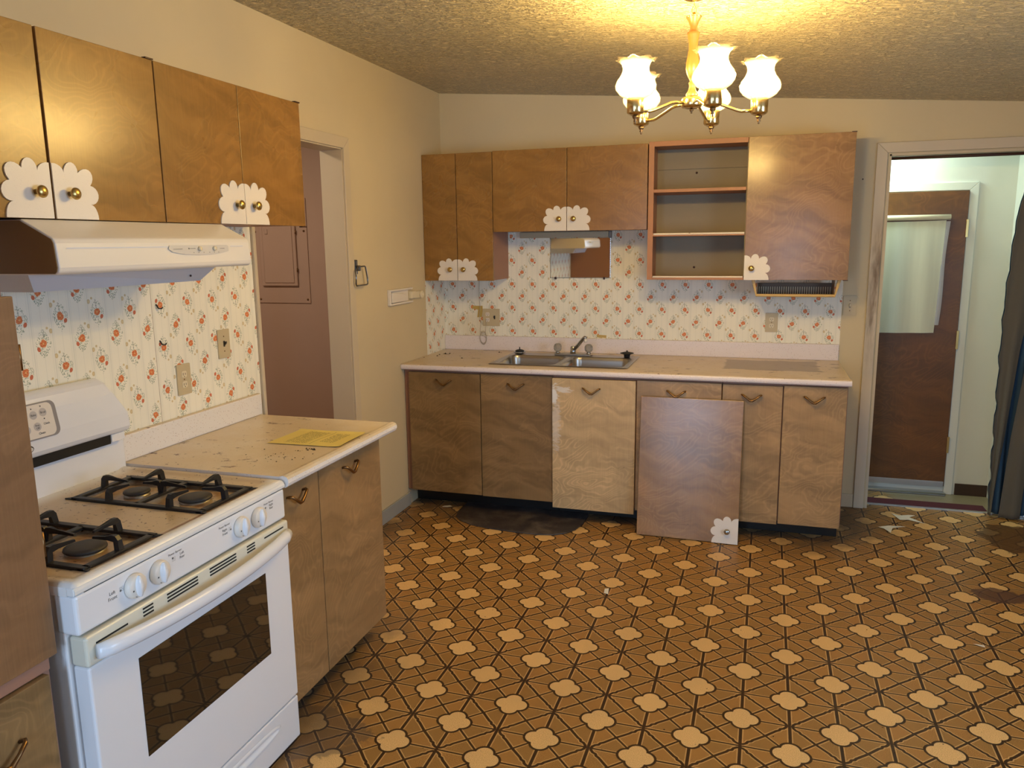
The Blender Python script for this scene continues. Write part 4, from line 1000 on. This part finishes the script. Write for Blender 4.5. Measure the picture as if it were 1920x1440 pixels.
def toggle(t, M, x=0.0, broken=False):
    s = MB(); s.add([M @ Vector((x+p*0.0052, q*0.012, 0.0054)) for p, q in ((-1, -1), (1, -1), (1, 1), (-1, 1))], [(0, 1, 2, 3)]); s.build('toggle_slot', M_DARKPR if broken else M_PRINT, t)
    g = MB(); b = M.to_3x3(); 
    v = [M @ Vector((x+p*0.0038, q, zz)) for p in (-1, 1) for q, zz in ((-0.008, 0.0055), (0.006, 0.0055), (0.010, 0.016), (0.002, 0.016))]
    g.add(v, [(0, 1, 2, 3), (7, 6, 5, 4), (0, 4, 5, 1), (1, 5, 6, 2), (2, 6, 7, 3), (3, 7, 4, 0)]); g.build('toggle', M_RUBBER if broken else M_IVORY2, t)
def screws(t, M, pts):
    m_ = MB()
    for x, y in pts: m_.lathe([(0.0032, 0.0048), (0.0028, 0.0060), (0.0001, 0.0063)], M.translation+M.to_3x3() @ Vector((x, y, 0)), M.to_3x3() @ Vector((0, 0, 1)), 8)
    m_.build('screws', M_BRONZE, t)
t, M = plate('wall_outlet', 'ivory duplex outlet on the left wallpaper above the stained counter', 'outlet', 'left', -2.629, 1.144); duplex(t, M, 0, 0); screws(t, M, [(0, 0)])
t, M = plate('light_switch', 'ivory single switch with a dark toggle by the left doorway', 'light switch', 'left', -2.382, 1.249); toggle(t, M, 0, True); screws(t, M, [(0, 0.03), (0, -0.03)])
t, M = plate('wall_outlet', 'ivory duplex outlet on the back wallpaper near its right edge', 'outlet', 'back', 2.159, 1.137, 0.073, 0.118); duplex(t, M, 0, 0); screws(t, M, [(0, 0)])
t, M = plate('light_switch', 'ivory single switch on the bare wall beside the back doorway', 'light switch', 'back', 2.597, 1.246); toggle(t, M); screws(t, M, [(0, 0.03), (0, -0.03)])
t, M = plate('wall_outlet', 'wide ivory plate with outlet and switch above the left end of the sink counter', 'outlet', 'back', 0.341, 1.139, 0.121, 0.118)
duplex(t, M, -0.026, 0.002, M_WPLAS); toggle(t, M, 0.024, True)

# cord hanging below the wide plate
pts = []
def sp2(a, z, y=-0.012): return (a, y, z)
c1 = [sp2(0.262, 1.42), sp2(0.258, 1.30), sp2(0.264, 1.20), sp2(0.256, 1.15), sp2(0.270, 1.10), sp2(0.262, 1.06), sp2(0.268, 1.02)]
loop = []
for k in range(52):
    a = 2*PI*k/17; r = 0.024+0.006*math.sin(k*0.37); loop.append((0.288+r*math.cos(a)*0.95, -0.026-0.003*math.sin(k*0.8), 1.008-k*0.0003+r*1.7*math.sin(a)-0.01))
c2 = [sp2(0.300, 1.04), sp2(0.304, 1.09), sp2(0.302, 1.13, -0.010)]
o = MB().tube(c1+loop+c2, 0.0015, 6).build('electric_cord', M_CORD); tag(o, 'thin coiled cord hanging from the wide plate over the sink counter', 'cord')
# brown tape
o = MB().prism([(0.203, 1.216), (0.278, 1.217), (0.278, 1.180), (0.272, 1.140), (0.238, 1.138), (0.246, 1.190), (0.204, 1.196)], 'y', -0.0024, -0.0016).build('tape', M_TAPE)
tag(o, 'torn brown tape stuck on the wallpaper left of the wide plate', 'tape', 'tape on the wallpaper')
o = MB().prism([(1.070, 1.037), (1.136, 1.034), (1.134, 1.016), (1.110, 1.018), (1.104, 1.015), (1.072, 1.020)], 'y', -0.0024, -0.0016).build('tape', M_TAPE)
tag(o, 'torn brown tape on the wallpaper just above the backsplash', 'tape', 'tape on the wallpaper')

# mirror with beaded edge
t = thing('mirror', 'small frameless mirror with a notched edge on the wallpaper under the cabinet', 'mirror', (0.959, -0.01, 1.41))
MB().box(0.762, 1.158, -0.010, -0.002, 1.409, 1.664, 0.001).build('glass', M_MIRROR, t)
ed = MB(); n = 0
per = [((0.762+0.396*i/34, 1.409), (1, 0)) for i in range(35)]+[((0.762, 1.409+0.255*i/22), (0, 1)) for i in range(23)]+[((1.158, 1.409+0.255*i/22), (0, 1)) for i in range(23)]
for (a, z), _ in per: ed.lathe([(0.0032, 0), (0.0026, 0.003), (0.0001, 0.004)], (a, -0.009, z), (0, -1, 0), 6)
ed.build('notched_edge', M_STEEL, t)
for a in (0.795, 1.118): MB().box(a-0.006, a+0.006, -0.014, -0.002, 1.398, 1.414, 0.001).build('clip', M_EDGE, t)
# under cabinet strip light
t = thing('under_cabinet_light', 'beige strip light under the short cabinet above the mirror', 'light fixture', (0.87, -0.02, 1.665))
MB().box(0.560, 1.150, -0.042, -0.002, 1.667, 1.7055, 0.004).build('housing', plain('beige_enamel', (0.42, 0.36, 0.24), 0.4), t)
MB().box(1.1505, 1.166, -0.044, -0.002, 1.660, 1.7055, 0.004).build('end_cap', plain('grey_end', (0.22, 0.21, 0.19), 0.5), t)
# small wooden drop rack under the open unit
t = thing('drop_down_rack', 'yellow-framed rack with ribbed back under the tall cabinet door', 'rack', (2.27, -0.2, 1.31))
y0, y1 = -0.285, -0.265
mb = MB(); mb.prism([(2.033, 1.411), (2.052, 1.411), (2.066, 1.328), (2.060, 1.316)], 'y', y0, y1, 0.002); mb.prism([(2.516, 1.411), (2.497, 1.411), (2.483, 1.328), (2.489, 1.316)], 'y', y0, y1, 0.002)
mb.prism([(2.060, 1.316), (2.489, 1.316), (2.483, 1.329), (2.066, 1.329)], 'y', y0, y1, 0.002); mb.build('front_frame', M_YELP, t)
MB().box(2.060, 2.490, -0.265, -0.10, 1.312, 1.318, 0.001).build('tray', M_YELP, t)
MB().box(2.064, 2.486, -0.106, -0.100, 1.319, 1.385, 0.001).build('back_board', plain('dark_rack_back', (0.12, 0.07, 0.035), 0.5), t)
mb = MB()
for i in range(32): a = 2.078+i*(0.396/31); mb.box(a-0.0025, a+0.0025, -0.112, -0.106, 1.319, 1.362)
mb.build('ribs', M_IVORY, t)
MB().box(2.066, 2.069, -0.262, -0.10, 1.318, 1.41).build('side_panel', M_WDK, t); MB().box(2.482, 2.485, -0.262, -0.10, 1.318, 1.41).build('side_panel', M_WDK, t)

for (yy, zz, lb) in ((-2.735, 1.426, 'upper of the two small black hooks on the left wallpaper'), (-2.733, 1.294, 'lower of the two small black hooks on the left wallpaper')):
    o = MB().tube([(0.0018, yy, zz+0.010), (0.006, yy, zz+0.006), (0.010, yy+0.002, zz-0.004), (0.016, yy+0.010, zz-0.006), (0.018, yy+0.014, zz)], 0.0026, 6).build('wall_hook', M_RUBBER); tag(o, lb, 'hook', 'hooks on the left wallpaper')
o = MB().lathe([(0.004, 0), (0.0035, 0.003), (0.0001, 0.004)], (2.623, -0.0005, 1.975), (0, -1, 0), 8).build('nail', M_RUBBER); tag(o, 'single dark nail in the bare wall right of the wall cabinets', 'nail')
# towel ring
t = thing('towel_ring', 'chrome trapezoid towel ring on the left wall beside the doorway', 'towel ring', (0.0, -1.23, 1.42))
MB().box(0.0, 0.014, -1.268, -1.240, 1.482, 1.560, 0.006).box(0.012, 0.034, -1.262, -1.246, 1.500, 1.530, 0.004).build('bracket', M_DCHR, t)
tr = [(0.030, -1.275, 1.522), (0.032, -1.298, 1.500), (0.032, -1.305, 1.432), (0.030, -1.296, 1.423), (0.030, -1.182, 1.423), (0.032, -1.172, 1.430), (0.032, -1.176, 1.460), (0.030, -1.190, 1.520), (0.030, -1.20, 1.524)]
MB().tube(tr, 0.0042, 8, closed=True).build('ring', M_DCHR, t)
# white wall mounted holder
t = thing('wall_holder', 'white plastic folding holder with side arm on the left wall', 'holder', (0.0, -0.66, 1.28))
mb = MB(); mb.box(0.0, 0.020, -0.880, -0.868, 1.282, 1.375, 0.003); mb.box(0.0, 0.020, -0.868, -0.56, 1.363, 1.375, 0.003); mb.box(0.0, 0.020, -0.868, -0.56, 1.282, 1.294, 0.003); mb.box(0.0, 0.004, -0.868, -0.60, 1.294, 1.363, 0.001)
mb.build('frame', M_WPLAS, t)
pl = [(-0.858, 1.297), (-0.700, 1.297), (-0.672, 1.302), (-0.655, 1.316), (-0.655, 1.330), (-0.672, 1.343), (-0.74, 1.345), (-0.84, 1.357), (-0.858, 1.357)]
MB().prism(pl, 'x', 0.006, 0.024, 0.003).build('flap', M_WPLAS, t)
MB().box(0.0, 0.022, -0.585, -0.520, 1.305, 1.350, 0.003).build('pivot', M_IVORY2, t)
MB().box(0.002, 0.014, -0.520, -0.405, 1.300, 1.345, 0.005).build('arm', M_IVORY2, t)
MB().lathe([(0.024, 0), (0.024, 0.010), (0.020, 0.014), (0.013, 0.014), (0.011, 0.008), (0.0001, 0.008)], (0.014, -0.430, 1.322), (1, 0, 0), 24).build('disc', M_IVORY2, t)

# breaker panel cover on the closet wall
YP = -0.80
t = thing('breaker_panel', 'mauve painted electrical panel cover seen through the left doorway', 'electrical panel', (-0.75, YP, 1.285))
MB().box(-0.945, -0.560, YP-0.006, YP-0.0005, 1.287, 1.92, 0.001).build('cover', M_MAUVE, t)
d = MB(); d.box(-0.890, -0.635, YP-0.020, YP-0.006, 1.392, 1.86, 0.005); d = d.build('panel_door', M_MAUVE, t)
MB().box(-0.865, -0.656, YP-0.0235, YP-0.020, 1.412, 1.84, 0.003).build('raised_field', M_MAUVE, d)
for z in (1.72, 1.49): MB().tube([(-0.634, YP-0.016, z-0.012), (-0.634, YP-0.016, z+0.012)], 0.004, 8).build('hinge', M_BRONZE, d)
MB().box(-0.845, -0.825, YP-0.028, YP-0.0236, 1.71, 1.74, 0.002).build('latch', M_MAUVE, d)
for x, z in ((-0.925, 1.725), (-0.58, 1.725), (-0.915, 1.31), (-0.578, 1.31)): MB().lathe([(0.007, 0.0), (0.006, 0.003), (0.0001, 0.004)], (x, YP-0.006, z), (0, -1, 0), 12).build('screw', M_BRONZE, t)

# roller shade and side cloth on the hall door
t = thing('roller_shade', 'cream roller shade covering the window of the brown back door', 'roller shade', (2.9, 0.39, 1.05))
MB().tube([(2.50, 0.385, 1.760), (3.172, 0.385, 1.760)], 0.0165, 14).build('roller', M_IVORY2, t)
def shf(u, v):
    x = 2.50+u*(3.150-0.020*(1-v)*0.5-2.50)-0.010*(1-v); return (x, 0.384+0.004*math.sin(u*26+v*1.5)*(1-v*0.7), 1.052+v*(1.742-1.052)-0.006*math.sin(u*3))
MB().grid(shf, 60, 20).build('shade_cloth', M_CLOTH, t)
def sg(u, v): return (3.136+u*0.036+0.004*math.sin(v*7)-(1-v)*0.018, 0.390-0.004*math.sin(u*3), 1.10+v*(1.735-1.10))
o = MB().grid(sg, 6, 24).build('sheer_edge', M_CLOTHG, t)

# doorway curtain at the right, hanging from a rod
rod = MB().tube([(DX0+0.005, 0.052, 2.088), (DX1-0.005, 0.052, 2.088)], 0.009, 10); o = rod.build('curtain_rod', M_EDGE); tag(o, 'dark curtain rod across the top of the back doorway', 'curtain rod')
t = thing('curtain', 'grey doorway curtain with blue lining drawn to the right side', 'curtain', (3.6, 0.05, 0.0))
def lerp(tab, z):
    for (z0, a0), (z1, a1) in zip(tab[:-1], tab[1:]):
        if z <= z1: return a0+(a1-a0)*max(0, min(1, (z-z0)/(z1-z0)))
    return tab[-1][1]
EL = [(0.0, 3.428), (0.05, 3.431), (0.54, 3.422), (0.92, 3.415), (1.28, 3.413), (1.70, 3.430), (1.9, 3.457), (2.08, 3.50)]
E1 = [(0.0, 3.445), (0.1, 3.450), (0.5, 3.480), (1.0, 3.512), (1.5, 3.57), (2.08, 3.66)]
L2 = [(0.0, 3.482), (0.5, 3.506), (0.9, 3.540), (1.3, 3.60), (2.08, 3.66)]
R2 = [(0.0, 3.592), (0.5, 3.606), (0.9, 3.625), (1.3, 3.66), (2.08, 3.70)]
def sheet(lo, hi, yb, amp, fr, ph, z0=0.012, edge=True):
    def fn(u, v):
        z = z0+v*(2.078-z0); a, b = lerp(lo, z), lerp(hi, z)
        e = (0.0055*math.sin(z*31)+0.003*math.sin(z*57+1))*max(0, 1-u*9)*(1-v*0.6) if edge else 0
        return (a+(b-a)*u+e, yb+amp*math.sin(fr*u+ph)*(0.5+0.5*(1-v))-0.03*(1-v)*0.3, z)
    return fn
MB().grid(sheet(EL, E1, 0.030, 0.014, 7, 0.5), 40, 110).build('cloth_panel', M_GREYC, t, solid=0.0015)
MB().grid(sheet(L2, R2, 0.012, 0.012, 6, 1.0, 0.006, False), 30, 60).build('cloth_panel', M_GREYC, t, solid=0.0015)
MB().grid(sheet([(q, a_+0.004) for q, a_ in EL], [(0, 3.745), (2.08, 3.755)], 0.070, 0.018, 30, 0.0, 0.014), 110, 60).build('lining', M_BLUEC, t, solid=0.0015)
o = MB().box(DX0+0.01, 3.45, 0.108, 0.215, 0.0, 0.006, 0.002).build('carpet_strip', M_MAROON); tag(o, 'maroon carpet strip laid across the back doorway threshold', 'carpet strip')

# floor mat
mp = []
for x, y in [(0.352, -0.46), (0.350, -0.62), (0.352, -0.74), (0.372, -0.82), (0.42, -0.885), (0.50, -0.93), (0.62, -0.962), (0.78, -0.982), (0.92, -0.985), (1.02, -0.965), (1.085, -0.92), (1.125, -0.85), (1.142, -0.75), (1.145, -0.62), (1.135, -0.46)]: mp.append((x, y))
o = MB().prism(mp, 'z', 0.001, 0.007, 0.002).build('floor_mat', M_MAT); tag(o, 'worn black rounded floor mat below the sink cabinets', 'mat')

# removed cabinet door leaning on the base cabinets
ang = math.atan2(0.088, 0.78)
M = Matrix.Translation((1.747, -0.822, 0.002)) @ Matrix.Rotation(math.radians(-1.2), 4, 'Z') @ Matrix.Rotation(-ang, 4, 'X')
t = thing('detached_cabinet_door', 'loose cabinet door with white flower plate leaning against the base cabinets', 'cabinet door', mat=M)
MB().box(-0.276, 0.276, -0.009, 0.009, 0.001, 0.787, 0.002).build('panel', M_WPINK, t, local=True)
Mf = Matrix(((1, 0, 0, 0.276), (0, 0, -1, -0.0093), (0, 1, 0, 0.001), (0, 0, 0, 1)))
plate_mb(Mf, -1, 1.06).build('handle_plate', M_FLOWER, t, local=True)
MB().lathe(KNOB, Mf @ Vector((-0.058, 0.070, 0.003)), (0, -1, 0)).build('knob', M_CHROME, t, local=True)

# yellow notice on the left counter
M = Matrix.Translation((0.500, -2.508, 0.9165)) @ Matrix.Rotation(math.radians(88), 4, 'Z')
cnr = [Vector((0.352, -2.628)), Vector((0.358, -2.408)), Vector((0.640, -2.398)), Vector((0.648, -2.615))]
t = thing('printed_notice', 'yellow printed notice lying on the speckled counter', 'paper', mat=M)
def nf(u, v):
    p = cnr[0]*(1-u)*(1-v)+cnr[1]*u*(1-v)+cnr[2]*u*v+cnr[3]*(1-u)*v
    q = M.inverted() @ Vector((p.x, p.y, 0.9165)); return (q.x, q.y, 0.0012+0.002*math.sin(u*5)*math.sin(v*4)**2+0.0025*smooth(0.85, 1.0, v)+0.003*smooth(0.9, 1.0, u))
tag(t, None); nb = MB().grid(nf, 24, 30); nb.build('sheet', M_PAPER, t, local=True)

# torn paper on the floor
def scrap(pts, lab, cz_=0.0015):
    cx_ = sum(p[0] for p in pts)/len(pts); cy_ = sum(p[1] for p in pts)/len(pts)
    mb = MB(); n = len(pts); zz = [0.002+0.006*random.random() for _ in pts]
    mb.add([(cx_, cy_, 0.003)]+[(x, y, h) for (x, y), h in zip(pts, zz)], [(0, i+1, (i+1) % n+1) for i in range(n)])
    o = mb.build('paper_scrap', M_SCRAP, solid=0.0006); tag(o, lab, 'paper scrap', 'torn paper scraps on the floor'); o.location.z = max(o.location.z, 0.002)
scrap([(2.895, -0.075), (2.935, -0.10), (2.985, -0.085), (3.025, -0.075), (2.985, -0.125), (3.055, -0.215), (2.975, -0.165), (2.925, -0.185)], 'large star-shaped white paper scrap in front of the back doorway')
scrap([(2.79, -0.335), (2.845, -0.305), (2.94, -0.29), (2.865, -0.335), (2.842, -0.425), (2.815, -0.37)], 'small triangular white paper scrap near the end of the base cabinets')
scrap([(0.232, -0.66), (0.262, -0.645), (0.285, -0.665), (0.262, -0.69), (0.226, -0.69)], 'small white paper scrap on the floor left of the mat')
scrap([(1.432, -1.575), (1.452, -1.575), (1.458, -1.625), (1.438, -1.628)], 'tiny upright white scrap in the middle of the patterned floor')
scrap([(2.972, -1.672), (3.012, -1.672), (3.012, -1.690), (2.990, -1.684)], 'tiny white scrap on the floor at the right')
# scattered crumbs
def crumbs(name, label, spots, z):
    mb = MB()
    for x, y, r in spots:
        n = 5; vs = [(x+r*math.cos(2*PI*k/n)*random.uniform(.6, 1.2), y+r*math.sin(2*PI*k/n)*random.uniform(.6, 1.2), z+0.0003) for k in range(n)]+[(x, y, z+r*0.7)]
        mb.add(vs, [(k, (k+1) % n, n) for k in range(n)]+[list(range(n))[::-1]])
    o = mb.build(name, M_CRUMB); tag(o, label, 'debris', kind='stuff')
cl = lambda cx, cy, s, n, r0, r1: [(random.gauss(cx, s), random.gauss(cy, s*0.7), random.uniform(r0, r1)) for _ in range(n)]
sp_ = [(0.075, -0.30, 0.007), (0.085, -0.36, 0.009), (0.10, -0.255, 0.012), (0.125, -0.24, 0.008), (0.03, -0.45, 0.005), (0.28, -0.42, 0.008), (0.43, -0.11, 0.008), (0.447, -0.125, 0.004)]+cl(0.12, -0.25, 0.03, 8, .002, .005)
sp_ += [(max(0.02, x), min(-0.04, y), r) for x, y, r in cl(0.25, -0.3, 0.12, 22, .001, .003)]
crumbs('crumbs', 'dark crumbs scattered on the left end of the sink counter', sp_, 0.915)
sp_ = [(x, y, r) for x, y, r in cl(0.50, -2.78, 0.06, 40, .001, .004) if x < 0.62 and -2.97 < y < -2.65]+cl(0.56, -2.66, 0.010, 14, .003, .006)
crumbs('crumbs', 'dark crumbs scattered on the speckled counter next to the notice', sp_, 0.915)
sp_ = [(random.uniform(0.8, 3.6), random.uniform(-3.4, -0.9), random.uniform(.001, .0035)) for _ in range(90)]
crumbs('crumbs', 'tiny dark specks scattered over the patterned kitchen floor', sp_, 0.0)
